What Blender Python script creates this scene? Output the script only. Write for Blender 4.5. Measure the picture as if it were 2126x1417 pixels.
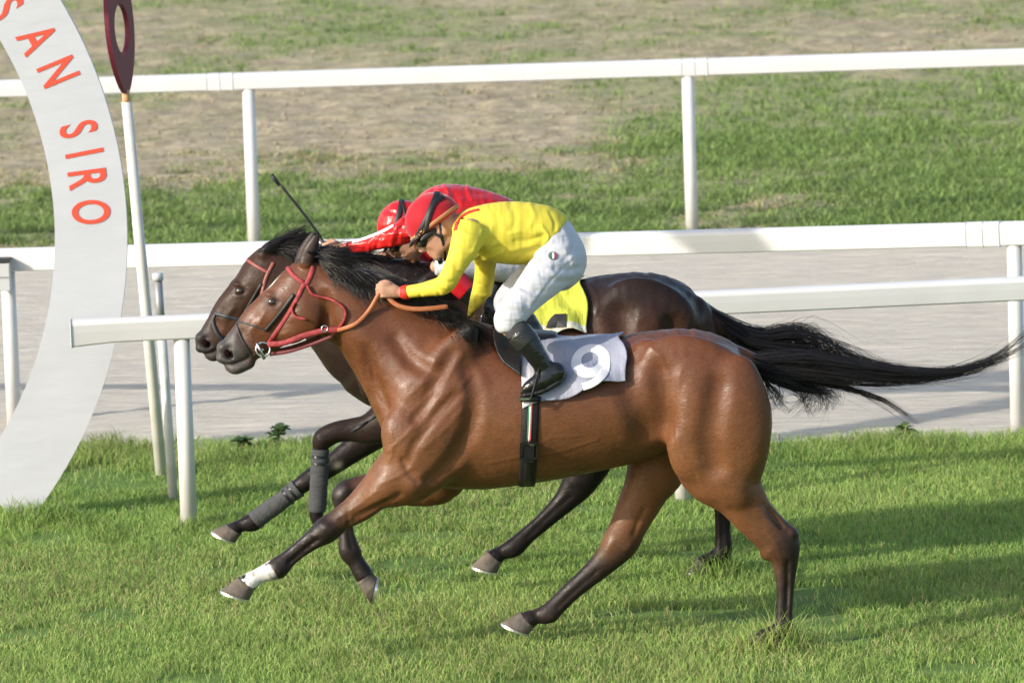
import bpy, math, random
import numpy as np
from mathutils import Vector, Matrix
from mathutils.bvhtree import BVHTree

for o in list(bpy.data.objects):
    bpy.data.objects.remove(o, do_unlink=True)
scene = bpy.context.scene
COL = scene.collection
rad = math.radians

# ------------------------------------------------------------------ camera
FPX = 12250.0                      # focal length in photo pixels (photo 2126 x 1417)
CW, CH = 2126.0, 1417.0
CAM = np.array([0.0, -25.0, 4.56])
PITCH, ROLL = rad(7.34), 0.033
FWD = np.array([0.0, math.cos(PITCH), -math.sin(PITCH)])
UP0 = np.array([0.0, math.sin(PITCH), math.cos(PITCH)])
RT0 = np.array([1.0, 0.0, 0.0])
RT = RT0 * math.cos(ROLL) - UP0 * math.sin(ROLL)
UP = UP0 * math.cos(ROLL) + RT0 * math.sin(ROLL)
cd = bpy.data.cameras.new('camera')
cam = bpy.data.objects.new('camera', cd)
COL.objects.link(cam)
M = Matrix(((RT[0], UP[0], -FWD[0], CAM[0]), (RT[1], UP[1], -FWD[1], CAM[1]),
            (RT[2], UP[2], -FWD[2], CAM[2]), (0, 0, 0, 1)))
cam.matrix_world = M
cd.sensor_width = 36.0
cd.lens = FPX / CW * 36.0
cd.clip_start = 0.5
cd.clip_end = 3000
cd.dof.use_dof = True
cd.dof.focus_distance = 25.1
cd.dof.aperture_fstop = 7.1
scene.camera = cam
scene.render.resolution_x = 1024
scene.render.resolution_y = 682

# ------------------------------------------------------------------ world, sun, exposure
SUN_EL = rad(24.0)
sd = np.array([0.86, 0.51])
sd = sd / np.linalg.norm(sd)       # horizontal direction in which the sunlight travels
world = bpy.data.worlds.new('World')
scene.world = world
world.use_nodes = True
wn = world.node_tree
bg = wn.nodes['Background']
sky = wn.nodes.new('ShaderNodeTexSky')
sky.sky_type = 'NISHITA'
sky.sun_disc = False
sky.sun_elevation = SUN_EL
sky.sun_rotation = math.atan2(-sd[0], -sd[1])
sky.dust_density = 2.0
sky.air_density = 1.0
wn.links.new(sky.outputs[0], bg.inputs[0])
bg.inputs[1].default_value = 0.15
sl = bpy.data.lights.new('sun', 'SUN')
sl.energy = 2.85
sl.angle = rad(0.9)
sl.color = (1.0, 0.93, 0.82)
sun = bpy.data.objects.new('sun', sl)
COL.objects.link(sun)
ldir = Vector((sd[0] * math.cos(SUN_EL), sd[1] * math.cos(SUN_EL), -math.sin(SUN_EL)))
sun.rotation_euler = ldir.to_track_quat('-Z', 'Y').to_euler()
sun.location = (-20, -15, 15)
scene.view_settings.view_transform = 'Standard'
scene.view_settings.look = 'None'
scene.view_settings.exposure = 0.8
scene.view_settings.gamma = 1.0
scene.view_settings.use_curve_mapping = False

# ------------------------------------------------------------------ pixel helpers
def ray(px, py):
    d = FWD * FPX + RT * (px - CW / 2) - UP * (py - CH / 2)
    return d / np.linalg.norm(d)

def P(px, py, Y):
    """world point seen at photo pixel (px, py) on the vertical plane y = Y"""
    d = ray(px, py)
    return CAM + d * ((Y - CAM[1]) / d[1])

def G(px, py, z=0.0):
    d = ray(px, py)
    return CAM + d * ((z - CAM[2]) / d[2])

def on_plane(px, py, p0, n):
    d = ray(px, py)
    return CAM + d * (np.dot(np.array(p0) - CAM, n) / np.dot(d, n))

def pxm(Y):
    """photo pixels per metre at depth Y"""
    return FPX / ((Y - CAM[1]) * math.cos(PITCH) + 0.45)

def proj(V):
    q = np.asarray(V) - CAM
    z = q @ FWD
    return CW / 2 + FPX * (q @ RT) / z, CH / 2 - FPX * (q @ UP) / z

# ------------------------------------------------------------------ noise
def _hash(ix, iy, iz, seed):
    h = (ix * 374761393 + iy * 668265263 + iz * 2147483647 + seed * 1274126177) & 0xFFFFFFFF
    h = ((h ^ (h >> 13)) * 1274126177) & 0xFFFFFFFF
    h = (h ^ (h >> 16)) & 0xFFFF
    return h.astype(np.float32) / 65535.0

def vnoise(p, seed=0):
    """value noise 0..1 at points p (..., 3)"""
    p = np.asarray(p, dtype=np.float64)
    i = np.floor(p).astype(np.int64)
    f = (p - i).astype(np.float32)
    f = f * f * (3 - 2 * f)
    r = 0
    for dx in (0, 1):
        wx = f[..., 0] if dx else 1 - f[..., 0]
        for dy in (0, 1):
            wy = f[..., 1] if dy else 1 - f[..., 1]
            for dz in (0, 1):
                wz = f[..., 2] if dz else 1 - f[..., 2]
                r = r + wx * wy * wz * _hash(i[..., 0] + dx, i[..., 1] + dy, i[..., 2] + dz, seed)
    return r

def fbm(p, oct=3, seed=0):
    r, a, s = 0, 1.0, 0
    for o in range(oct):
        r = r + a * vnoise(np.asarray(p) * 2 ** o + 17.3 * o, seed + o)
        s += a
        a *= 0.5
    return r / s

def sstep(a, b, x):
    t = np.clip((x - a) / (b - a), 0, 1)
    return t * t * (3 - 2 * t)

# ------------------------------------------------------------------ objects
MATS = {}

def root_loc(o):
    v = np.zeros(3)
    while o is not None:
        v = v + np.array(o.location)
        o = o.parent
    return v

def tag(o, label=None, cat=None, group=None, kind=None):
    if label: o['label'] = label
    if cat: o['category'] = cat
    if group: o['group'] = group
    if kind: o['kind'] = kind
    return o

def thing(name, loc, label, cat, group=None):
    o = bpy.data.objects.new(name, None)
    COL.objects.link(o)
    o.location = tuple(float(v) for v in loc)
    o.empty_display_size = 0.1
    return tag(o, label, cat, group)

def mesh_data(name, V, F, smooth=True, col=None):
    me = bpy.data.meshes.new(name)
    V = np.asarray(V, dtype=np.float32).reshape(-1, 3)
    if isinstance(F, np.ndarray):
        n, k = F.shape
        me.vertices.add(len(V)); me.vertices.foreach_set('co', V.ravel())
        me.loops.add(n * k); me.loops.foreach_set('vertex_index', F.astype(np.int32).ravel())
        me.polygons.add(n)
        me.polygons.foreach_set('loop_start', np.arange(0, n * k, k, dtype=np.int32))
        me.polygons.foreach_set('loop_total', np.full(n, k, dtype=np.int32))
        me.update(calc_edges=True)
    else:
        me.from_pydata([tuple(v) for v in V.tolist()], [], [tuple(f) for f in F])
        me.update()
    me.polygons.foreach_set('use_smooth', np.full(len(me.polygons), smooth, dtype=bool))
    if col is not None:
        c = np.ones((len(V), 4), dtype=np.float32)
        c[:, :3] = col
        at = me.color_attributes.new('Col', 'FLOAT_COLOR', 'POINT')
        at.data.foreach_set('color', c.ravel())
    return me

def obj(name, V, F, mat, parent=None, smooth=True, col=None, loc=None):
    """V in world coordinates; the object origin is its parent's (or loc)"""
    off = root_loc(parent) if parent is not None else np.array(loc if loc is not None else (0, 0, 0), float)
    me = mesh_data(name, np.asarray(V, float).reshape(-1, 3) - off, F, smooth, col)
    me.materials.append(mat)
    o = bpy.data.objects.new(name, me)
    COL.objects.link(o)
    if parent is not None: o.parent = parent
    elif loc is not None: o.location = tuple(float(v) for v in loc)
    return o

class MB:
    """collects several pieces into one mesh"""
    def __init__(s): s.V, s.F, s.n = [], [], 0
    def add(s, V, F):
        V = np.asarray(V, float).reshape(-1, 3)
        s.V.append(V)
        s.F += [tuple(int(i) + s.n for i in f) for f in F]
        s.n += len(V)
        return s
    def build(s, name, mat, parent=None, smooth=True, loc=None):
        return obj(name, np.concatenate(s.V), s.F, mat, parent, smooth, None, loc)

def crom(pts, n):
    """Catmull-Rom through rows of pts, n samples a span"""
    p = np.asarray(pts, float)
    if len(p) < 3:
        t = np.linspace(0, 1, n * (len(p) - 1) + 1)[:, None]
        return p[0] * (1 - t) + p[-1] * t
    q = np.vstack([2 * p[0] - p[1], p, 2 * p[-1] - p[-2]])
    out = []
    for i in range(len(p) - 1):
        a, b, c, d = q[i], q[i + 1], q[i + 2], q[i + 3]
        for t in np.linspace(0, 1, n, endpoint=False):
            out.append(0.5 * (2 * b + (c - a) * t + (2 * a - 5 * b + 4 * c - d) * t * t + (3 * b - a - 3 * c + d) * t ** 3))
    out.append(p[-1])
    return np.array(out)

def tube(C, R, n=10, caps=True, flat=None):
    """swept tube along C with radius R"""
    C = np.asarray(C, float); m = len(C)
    R = np.broadcast_to(np.asarray(R, float), (m,))
    T = np.gradient(C, axis=0); T /= np.linalg.norm(T, axis=1)[:, None] + 1e-12
    ref = np.array([0, 1, 0.0]) if abs(T[0][1]) < 0.9 else np.array([1.0, 0, 0])
    V = []
    u = np.cross(T[0], ref); u /= np.linalg.norm(u)
    for i in range(m):
        u = u - T[i] * np.dot(u, T[i]); u /= np.linalg.norm(u)
        w = np.cross(T[i], u)
        for j in range(n):
            a = 2 * math.pi * j / n
            V.append(C[i] + R[i] * (math.cos(a) * u + math.sin(a) * w))
    F = []
    for i in range(m - 1):
        for j in range(n):
            k = (j + 1) % n
            F.append((i * n + j, i * n + k, (i + 1) * n + k, (i + 1) * n + j))
    if caps:
        F.append(tuple(range(n - 1, -1, -1))); F.append(tuple((m - 1) * n + j for j in range(n)))
    return V, F

def ribbon(C, N, width, thick=0.004):
    """flat strap along C, N = outward normals, closed rectangular section"""
    C = np.asarray(C, float); N = np.asarray(N, float)
    N = N / (np.linalg.norm(N, axis=1)[:, None] + 1e-12)
    T = np.gradient(C, axis=0); T /= np.linalg.norm(T, axis=1)[:, None] + 1e-12
    B = np.cross(T, N); B /= np.linalg.norm(B, axis=1)[:, None] + 1e-12
    m = len(C)
    W = np.broadcast_to(np.asarray(width, float), (m,))[:, None] / 2
    sec = [C - B * W, C - B * W * 0.8 + N * thick, C + B * W * 0.8 + N * thick, C + B * W]
    sec += [C + B * W * 0.9 - N * thick * 0.6, C - B * W * 0.9 - N * thick * 0.6]
    n = len(sec)
    V = np.stack(sec, 1).reshape(-1, 3)
    F = []
    for i in range(m - 1):
        for j in range(n):
            k = (j + 1) % n
            F.append((i * n + j, i * n + k, (i + 1) * n + k, (i + 1) * n + j))
    F.append(tuple(range(n - 1, -1, -1))); F.append(tuple((m - 1) * n + j for j in range(n)))
    return V, F

def box(c, s, R=None):
    c = np.array(c, float); s = np.array(s, float) / 2
    V = np.array([[x, y, z] for x in (-1, 1) for y in (-1, 1) for z in (-1, 1)]) * s
    if R is not None: V = V @ np.array(R).T
    return V + c, [(0, 1, 3, 2), (4, 6, 7, 5), (0, 4, 5, 1), (2, 3, 7, 6), (0, 2, 6, 4), (1, 5, 7, 3)]

def bevel(o, w=0.004, seg=2):
    m = o.modifiers.new('bevel', 'BEVEL'); m.width = w; m.segments = seg; m.limit_method = 'ANGLE'
    return o

# ------------------------------------------------------------------ materials
def mat(name, color, rough=0.6, spec=0.5, vcol=False, var=0.0, vscale=20.0, bump=0.0, bscale=60.0, bstretch=None,
        metal=0.0, sheen=0.0, trans=0.0, coat=0.0, rvar=0.0, bump2=None, tint=None, subsurf=0.0, bdetail=4.0):
    if name in MATS: return MATS[name]
    m = bpy.data.materials.new(name); m.use_nodes = True
    nt = m.node_tree; N = nt.nodes; L = nt.links
    b = N['Principled BSDF']
    b.inputs['Roughness'].default_value = rough
    b.inputs['Specular IOR Level'].default_value = spec
    b.inputs['Metallic'].default_value = metal
    b.inputs['Sheen Weight'].default_value = sheen
    b.inputs['Sheen Roughness'].default_value = 0.4
    b.inputs['Coat Weight'].default_value = coat
    b.inputs['Coat Roughness'].default_value = 0.15
    if subsurf:
        b.inputs['Subsurface Weight'].default_value = subsurf
        b.inputs['Subsurface Radius'].default_value = (0.012, 0.006, 0.003)
        b.inputs['Subsurface Scale'].default_value = 1.0
    tc = N.new('ShaderNodeTexCoord')
    src = None
    if vcol:
        a = N.new('ShaderNodeVertexColor'); a.layer_name = 'Col'; src = a.outputs['Color']
    if src is None:
        rgb = N.new('ShaderNodeRGB'); rgb.outputs[0].default_value = (*color, 1); src = rgb.outputs[0]
    if var > 0:
        nz = N.new('ShaderNodeTexNoise'); nz.inputs['Scale'].default_value = vscale; nz.inputs['Detail'].default_value = 5
        L.new(tc.outputs['Object'], nz.inputs['Vector'])
        mr = N.new('ShaderNodeMapRange'); mr.inputs[1].default_value = 0.3; mr.inputs[2].default_value = 0.7
        mr.inputs[3].default_value = 1 - var; mr.inputs[4].default_value = 1 + var
        L.new(nz.outputs['Fac'], mr.inputs[0])
        mx = N.new('ShaderNodeMix'); mx.data_type = 'RGBA'; mx.blend_type = 'MULTIPLY'; mx.inputs[0].default_value = 1
        L.new(src, mx.inputs[6]); L.new(mr.outputs[0], mx.inputs[7]); src = mx.outputs[2]
        if tint:
            m2 = N.new('ShaderNodeMix'); m2.data_type = 'RGBA'
            n2 = N.new('ShaderNodeTexNoise'); n2.inputs['Scale'].default_value = vscale * 0.37; n2.inputs['Detail'].default_value = 4
            L.new(tc.outputs['Object'], n2.inputs['Vector'])
            r2 = N.new('ShaderNodeMapRange'); r2.inputs[1].default_value = 0.45; r2.inputs[2].default_value = 0.75
            r2.inputs[3].default_value = 0; r2.inputs[4].default_value = tint[3]
            L.new(n2.outputs['Fac'], r2.inputs[0]); L.new(r2.outputs[0], m2.inputs[0])
            L.new(src, m2.inputs[6]); m2.inputs[7].default_value = (tint[0], tint[1], tint[2], 1); src = m2.outputs[2]
    L.new(src, b.inputs['Base Color'])
    if rvar > 0:
        nr = N.new('ShaderNodeTexNoise'); nr.inputs['Scale'].default_value = 22; nr.inputs['Detail'].default_value = 7
        L.new(tc.outputs['Object'], nr.inputs['Vector'])
        mr = N.new('ShaderNodeMapRange'); mr.inputs[1].default_value = 0.3; mr.inputs[2].default_value = 0.7
        mr.inputs[3].default_value = rough - rvar; mr.inputs[4].default_value = rough + rvar
        L.new(nr.outputs['Fac'], mr.inputs[0]); L.new(mr.outputs[0], b.inputs['Roughness'])
    last = None
    for (st, sc, stretch) in ([(bump, bscale, bstretch)] if bump > 0 else []) + (bump2 or []):
        nz = N.new('ShaderNodeTexNoise'); nz.inputs['Scale'].default_value = sc; nz.inputs['Detail'].default_value = bdetail
        if stretch:
            mp = N.new('ShaderNodeMapping'); mp.inputs['Scale'].default_value = stretch[:3]
            if len(stretch) > 3: mp.inputs['Rotation'].default_value = stretch[3:]
            L.new(tc.outputs['Object'], mp.inputs['Vector']); L.new(mp.outputs[0], nz.inputs['Vector'])
        else:
            L.new(tc.outputs['Object'], nz.inputs['Vector'])
        bp = N.new('ShaderNodeBump'); bp.inputs['Strength'].default_value = 1.0
        bp.inputs['Distance'].default_value = st
        L.new(nz.outputs['Fac'], bp.inputs['Height'])
        if last: L.new(last, bp.inputs['Normal'])
        last = bp.outputs[0]
    if last: L.new(last, b.inputs['Normal'])
    if trans > 0:
        t = N.new('ShaderNodeBsdfTranslucent'); L.new(src, t.inputs[0])
        ms = N.new('ShaderNodeMixShader'); ms.inputs[0].default_value = trans
        L.new(b.outputs[0], ms.inputs[1]); L.new(t.outputs[0], ms.inputs[2])
        L.new(ms.outputs[0], N['Material Output'].inputs[0])
    MATS[name] = m
    return m

# ------------------------------------------------------------------ signed distance modelling
class SDF:
    def __init__(s, lo, hi, h):
        s.lo = np.array(lo, float); s.h = h
        s.n = np.ceil((np.array(hi) - s.lo) / h).astype(int) + 1
        s.D = np.full(s.n, 0.5, dtype=np.float32)
    def sub(s, lo, hi):
        a = np.clip(np.floor((np.asarray(lo) - s.lo) / s.h).astype(int), 0, s.n - 1)
        b = np.clip(np.ceil((np.asarray(hi) - s.lo) / s.h).astype(int) + 1, 1, s.n)
        return a, b
    def grid(s, a, b):
        ax = [(s.lo[i] + s.h * np.arange(a[i], b[i])).astype(np.float32) for i in range(3)]
        return ax[0][:, None, None], ax[1][None, :, None], ax[2][None, None, :]
    def chain(s, st, k=0.02, sub=4, lat=(0, 1, 0), mode='add', cap=1.0, cap0=None):
        """st rows: x y z r w (w = lateral radius / in-plane radius)"""
        q = crom(st, sub) if len(st) > 1 else np.array(st, float)
        if len(q) == 1: q = np.vstack([q, q + np.array([1e-4, 0, 0, 0, 0])])
        pad = abs(k) + 2 * s.h
        rm = q[:, 3] * np.maximum(1, q[:, 4]) + pad
        rm = np.maximum(rm, np.maximum(np.append(rm[1:], 0), np.append(0, rm[:-1])))
        lo = (q[:, :3] - rm[:, None]).min(0); hi = (q[:, :3] + rm[:, None]).max(0)
        a, b = s.sub(lo, hi)
        if np.any(b <= a): return
        A = np.full(b - a, 0.5, dtype=np.float32)
        lat = np.array(lat, float)
        for i in range(len(q) - 1):
            c0, c1 = q[i], q[i + 1]
            m = min(rm[i], rm[i + 1])
            a2, b2 = s.sub(np.minimum(c0[:3], c1[:3]) - m, np.maximum(c0[:3], c1[:3]) + m)
            if np.any(b2 <= a2): continue
            X, Y, Z = s.grid(a2, b2)
            v = c1[:3] - c0[:3]; L2 = float(v @ v) + 1e-12
            u = v / math.sqrt(L2)
            l = lat - u * (lat @ u); l = l / (np.linalg.norm(l) + 1e-9)
            n = np.cross(u, l)
            dx, dy, dz = X - c0[0], Y - c0[1], Z - c0[2]
            t = np.clip((dx * v[0] + dy * v[1] + dz * v[2]) / L2, 0, 1)
            r = c0[3] + (c1[3] - c0[3]) * t
            w = r * (c0[4] + (c1[4] - c0[4]) * t)
            ex, ey, ez = dx - t * v[0], dy - t * v[1], dz - t * v[2]
            ql = ex * l[0] + ey * l[1] + ez * l[2]
            qn = ex * n[0] + ey * n[1] + ez * n[2]
            qu = ex * u[0] + ey * u[1] + ez * u[2]
            rc = r * cap
            if cap0 is not None and i == 0: rc = np.where(t <= 0, r * cap0, rc)
            k0 = np.sqrt((ql / w) ** 2 + (qn / r) ** 2 + (qu / rc) ** 2) + 1e-6
            k1 = np.sqrt((ql / w ** 2) ** 2 + (qn / r ** 2) ** 2 + (qu / rc ** 2) ** 2) + 1e-6
            d = k0 * (k0 - 1) / k1
            sl = tuple(slice(a2[j] - a[j], b2[j] - a[j]) for j in range(3))
            A[sl] = np.minimum(A[sl], d.astype(np.float32))
        sl = tuple(slice(a[j], b[j]) for j in range(3))
        D = s.D[sl]
        if mode == 'add':
            h = np.maximum(k - np.abs(D - A), 0) / max(k, 1e-6)
            s.D[sl] = np.minimum(D, A) - h * h * k * 0.25
        else:
            B = -A
            h = np.maximum(k - np.abs(D - B), 0) / max(k, 1e-6)
            s.D[sl] = np.maximum(D, B) + h * h * k * 0.25
    def ell(s, c, r, k=0.02, axes=None, mode='add'):
        c = np.array(c, float); r = np.array(r, float)
        m = r.max() + abs(k) + 2 * s.h
        a, b = s.sub(c - m, c + m)
        if np.any(b <= a): return
        X, Y, Z = s.grid(a, b)
        dx, dy, dz = X - c[0], Y - c[1], Z - c[2]
        if axes is None: axes = np.eye(3)
        axes = np.array(axes, float)
        q = [dx * ax[0] + dy * ax[1] + dz * ax[2] for ax in axes]
        k0 = np.sqrt(sum((q[i] / r[i]) ** 2 for i in range(3))) + 1e-6
        k1 = np.sqrt(sum((q[i] / r[i] ** 2) ** 2 for i in range(3))) + 1e-6
        A = (k0 * (k0 - 1) / k1).astype(np.float32)
        sl = tuple(slice(a[j], b[j]) for j in range(3))
        D = s.D[sl]
        if mode == 'add':
            h = np.maximum(k - np.abs(D - A), 0) / max(k, 1e-6)
            s.D[sl] = np.minimum(D, A) - h * h * k * 0.25
        else:
            B = -A
            h = np.maximum(k - np.abs(D - B), 0) / max(k, 1e-6)
            s.D[sl] = np.maximum(D, B) + h * h * k * 0.25
    def cut(s, p, n, k=0.004):
        """keep the side n points away from"""
        n = np.array(n, float); n /= np.linalg.norm(n)
        X, Y, Z = s.grid((0, 0, 0), s.n)
        A = ((X - p[0]) * n[0] + (Y - p[1]) * n[1] + (Z - p[2]) * n[2]).astype(np.float32)
        h = np.maximum(k - np.abs(s.D - A), 0) / k
        s.D = np.maximum(s.D, A) + h * h * k * 0.25
    def noise(s, amp, scale, seed=0, oct=2, band=0.03):
        m = np.abs(s.D) < band
        idx = np.argwhere(m)
        p = (s.lo + idx * s.h) @ np.array([[0.79, 0.35, 0.5], [-0.42, 0.905, 0.05], [-0.44, -0.25, 0.865]])
        s.D[m] += ((fbm(p * np.array(scale), oct, seed) - 0.5) * 2 * amp).astype(np.float32)
    def mesh(s):
        D = s.D; h = s.h
        S = D < 0
        c = S[:-1, :-1, :-1].astype(np.int8)
        tot = np.zeros(c.shape, np.int8)
        for dx in (0, 1):
            for dy in (0, 1):
                for dz in (0, 1):
                    tot += S[dx:D.shape[0] - 1 + dx, dy:D.shape[1] - 1 + dy, dz:D.shape[2] - 1 + dz]
        act = (tot > 0) & (tot < 8)
        idx = np.argwhere(act)
        ids = np.full(act.shape, -1, np.int64)
        ids[act] = np.arange(len(idx))
        acc = np.zeros((len(idx), 3)); cnt = np.zeros(len(idx))
        corners = [(x, y, z) for x in (0, 1) for y in (0, 1) for z in (0, 1)]
        val = {cr: D[idx[:, 0] + cr[0], idx[:, 1] + cr[1], idx[:, 2] + cr[2]] for cr in corners}
        for cr in corners:
            for ax in range(3):
                if cr[ax] == 0:
                    c2 = list(cr); c2[ax] = 1; c2 = tuple(c2)
                    a, b = val[cr], val[c2]
                    m = (a < 0) != (b < 0)
                    t = a[m] / (a[m] - b[m])
                    pt = np.tile(np.array(cr, float), (m.sum(), 1)); pt[:, ax] = t
                    acc[m] += pt; cnt[m] += 1
        V = s.lo + h * (idx + acc / cnt[:, None])
        Q = []
        for ax in range(3):
            o = [1, 1, 1]; o[ax] = 0
            sl0 = tuple(slice(o[i], D.shape[i] - 1) for i in range(3))
            s1 = [slice(o[i], D.shape[i] - 1) for i in range(3)]; s1[ax] = slice(1, D.shape[ax])
            A = S[sl0]; B = S[tuple(s1)]
            e = np.argwhere(A != B)
            if len(e) == 0: continue
            inside = A[e[:, 0], e[:, 1], e[:, 2]]
            e = e + np.array(o)
            u, v = (ax + 1) % 3, (ax + 2) % 3
            du = np.zeros(3, int); du[u] = 1
            dv = np.zeros(3, int); dv[v] = 1
            g = lambda w: ids[w[:, 0], w[:, 1], w[:, 2]]
            q = np.stack([g(e - du - dv), g(e - dv), g(e), g(e - du)], 1)
            q[~inside] = q[~inside][:, ::-1]
            Q.append(q)
        Q = np.concatenate(Q)
        Q = Q[(Q >= 0).all(1)]
        # one pass of light smoothing along the mesh edges
        for it in range(2):
            sm = np.zeros_like(V); ct = np.zeros(len(V))
            for j in range(4):
                a, b = Q[:, j], Q[:, (j + 1) % 4]
                np.add.at(sm, a, V[b]); np.add.at(ct, a, 1)
                np.add.at(sm, b, V[a]); np.add.at(ct, b, 1)
            V = V * 0.5 + 0.5 * sm / np.maximum(ct, 1)[:, None]
        return V, Q

def bvh_of(V, Q):
    return BVHTree.FromPolygons([tuple(v) for v in V.tolist()], Q.tolist() if isinstance(Q, np.ndarray) else Q)

def edges(pairs, Yc, YS=1.0):
    """stations from silhouette pairs ((x1,y1),(x2,y2),Y,w): world x y z r w"""
    out = []
    for (a, b, Y, w) in pairs:
        yy = Yc + Y
        c = P((a[0] + b[0]) / 2, (a[1] + b[1]) / 2, yy)
        r = math.hypot(a[0] - b[0], a[1] - b[1]) / 2 / pxm(yy)
        out.append([*c, r, w])
    return out

def cen(pts, Yc):
    """stations from (px, py, r_px, Y, w)"""
    return [[*P(x, y, Yc + Y), r / pxm(Yc + Y), w] for (x, y, r, Y, w) in pts]

def strands(C, R, name, m, parent, jitter=None):
    """C (n, s, 3) polylines, R (n, s) radii -> one mesh of thin 3-sided hairs"""
    n, sN, _ = C.shape
    T = np.gradient(C, axis=1); T /= np.linalg.norm(T, axis=2, keepdims=True) + 1e-9
    ref = np.array([0.0, 1, 0])
    U = np.cross(T, ref); U /= np.linalg.norm(U, axis=2, keepdims=True) + 1e-9
    W = np.cross(T, U)
    V = np.stack([C + R[..., None] * (math.cos(a) * U + math.sin(a) * W) for a in (0, 2.094, 4.189)], 2)
    V = V.reshape(-1, 3)
    i = np.arange(n)[:, None, None] * sN * 3
    j = np.arange(sN - 1)[None, :, None] * 3
    k = np.arange(3)[None, None, :]
    k2 = (k + 1) % 3
    F = np.stack([i + j + k, i + j + k2, i + j + 3 + k2, i + j + 3 + k], -1).reshape(-1, 4)
    return obj(name, V, F, m, parent)

def hair_from_guides(guides, n, seg, rng, spread, noise, r0, lenvar=0.35, wav=0.0):
    """guides: list of polylines (same world space); random strands between neighbours"""
    Gd = [crom(g, 6) for g in guides]
    S = np.linspace(0, 1, seg)
    def res(g):
        L = np.concatenate([[0], np.cumsum(np.linalg.norm(np.diff(g, axis=0), axis=1))]); L /= L[-1]
        return np.stack([np.interp(S, L, g[:, i]) for i in range(3)], 1)
    Gd = np.array([res(g) for g in Gd])
    m = len(Gd)
    t = rng.random(n) * (m - 1); i = np.minimum(t.astype(int), m - 2); f = (t - i)[:, None, None]
    C = Gd[i] * (1 - f) + Gd[i + 1] * f
    ln = 1 - lenvar * rng.random(n) ** 1.5
    # cut to length
    out = np.empty_like(C)
    for a in range(3):
        for q in range(n):
            out[q, :, a] = np.interp(S * ln[q], S, C[q, :, a])
    C = out
    nc = max(8, n // 26)
    cid = np.minimum((t / (m - 1) * nc + rng.normal(0, 1.2, n)).clip(0, nc - 1).astype(int), nc - 1)
    cofs = rng.normal(0, 1, (nc, 1, 3)); camp = rng.normal(0, 1, (nc, 1, 3)) * noise * 1.5; cph = rng.random((nc, 1, 3)) * 6.28; cln = 1 - 0.3 * rng.random(nc)
    off = (0.4 * rng.normal(0, 1, (n, 1, 3)) + 1.25 * cofs[cid]) * np.array(spread)[None, None, :]
    C = C + off * (0.3 + 0.7 * np.sin(math.pi * np.minimum(S * 1.15, 1.0)) ** 0.7)[None, :, None]
    C = C + camp[cid] * np.sin(7 * S[None, :, None] + cph[cid]) * (S[None, :, None] ** 1.2)
    amp = rng.normal(0, 1, (n, 1, 3)) * noise * 0.55
    fr = 1.5 + 2.5 * rng.random((n, 1, 1)); ph = rng.random((n, 1, 3)) * 6.28
    C = C + amp * np.sin(fr * S[None, :, None] * 4 + ph) * (S[None, :, None] ** 1.3)
    stray = (rng.random((n, 1, 1)) < 0.06) * rng.normal(0, 1, (n, 1, 3)) * np.array([0.025, 0.02, 0.035]) * (noise / 0.012)
    C = C + stray * S[None, :, None] ** 2
    R = r0 * (0.7 + 0.6 * rng.random((n, 1))) * np.clip(1.15 - S[None, :] ** 1.6, 0.22, 1)
    return C, R

# ================================================================== SETTING
rng = np.random.default_rng(7)

def surf_mat(name, c1, c2, c3, scale, bump, bscale, rough=0.95, stretch=(1, 1, 1)):
    m = bpy.data.materials.new(name); m.use_nodes = True
    N = m.node_tree.nodes; L = m.node_tree.links; b = N['Principled BSDF']
    b.inputs['Roughness'].default_value = rough; b.inputs['Specular IOR Level'].default_value = 0.15
    tc = N.new('ShaderNodeTexCoord'); mp = N.new('ShaderNodeMapping'); mp.inputs['Scale'].default_value = stretch
    L.new(tc.outputs['Object'], mp.inputs['Vector'])
    n1 = N.new('ShaderNodeTexNoise'); n1.inputs['Scale'].default_value = scale; n1.inputs['Detail'].default_value = 8
    n1.inputs['Roughness'].default_value = 0.65
    L.new(mp.outputs[0], n1.inputs['Vector'])
    cr = N.new('ShaderNodeValToRGB')
    cr.color_ramp.elements[0].position = 0.3; cr.color_ramp.elements[0].color = (*c1, 1)
    cr.color_ramp.elements[1].position = 0.72; cr.color_ramp.elements[1].color = (*c3, 1)
    e = cr.color_ramp.elements.new(0.5); e.color = (*c2, 1)
    L.new(n1.outputs['Fac'], cr.inputs[0]); L.new(cr.outputs[0], b.inputs['Base Color'])
    n2 = N.new('ShaderNodeTexNoise'); n2.inputs['Scale'].default_value = bscale; n2.inputs['Detail'].default_value = 7
    n2.inputs['Roughness'].default_value = 0.7
    L.new(mp.outputs[0], n2.inputs['Vector'])
    bp = N.new('ShaderNodeBump'); bp.inputs['Distance'].default_value = bump; bp.inputs['Strength'].default_value = 1
    L.new(n2.outputs['Fac'], bp.inputs['Height']); L.new(bp.outputs[0], b.inputs['Normal'])
    return m

def sheet(name, pts, z, m, kind='structure'):
    V = [(p[0], p[1], z) for p in pts]
    o = obj(name, V, [tuple(range(len(V)))], m, smooth=False)
    o['kind'] = kind
    return o

E1, E2 = G(200, 936), G(2126, 910)          # near edge of the sand track
F1, F2 = G(0, 536), G(2126, 470)            # far edge of the sand track
def line_y(a, b, x): return a[1] + (b[1] - a[1]) * (x - a[0]) / (b[0] - a[0])

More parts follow.
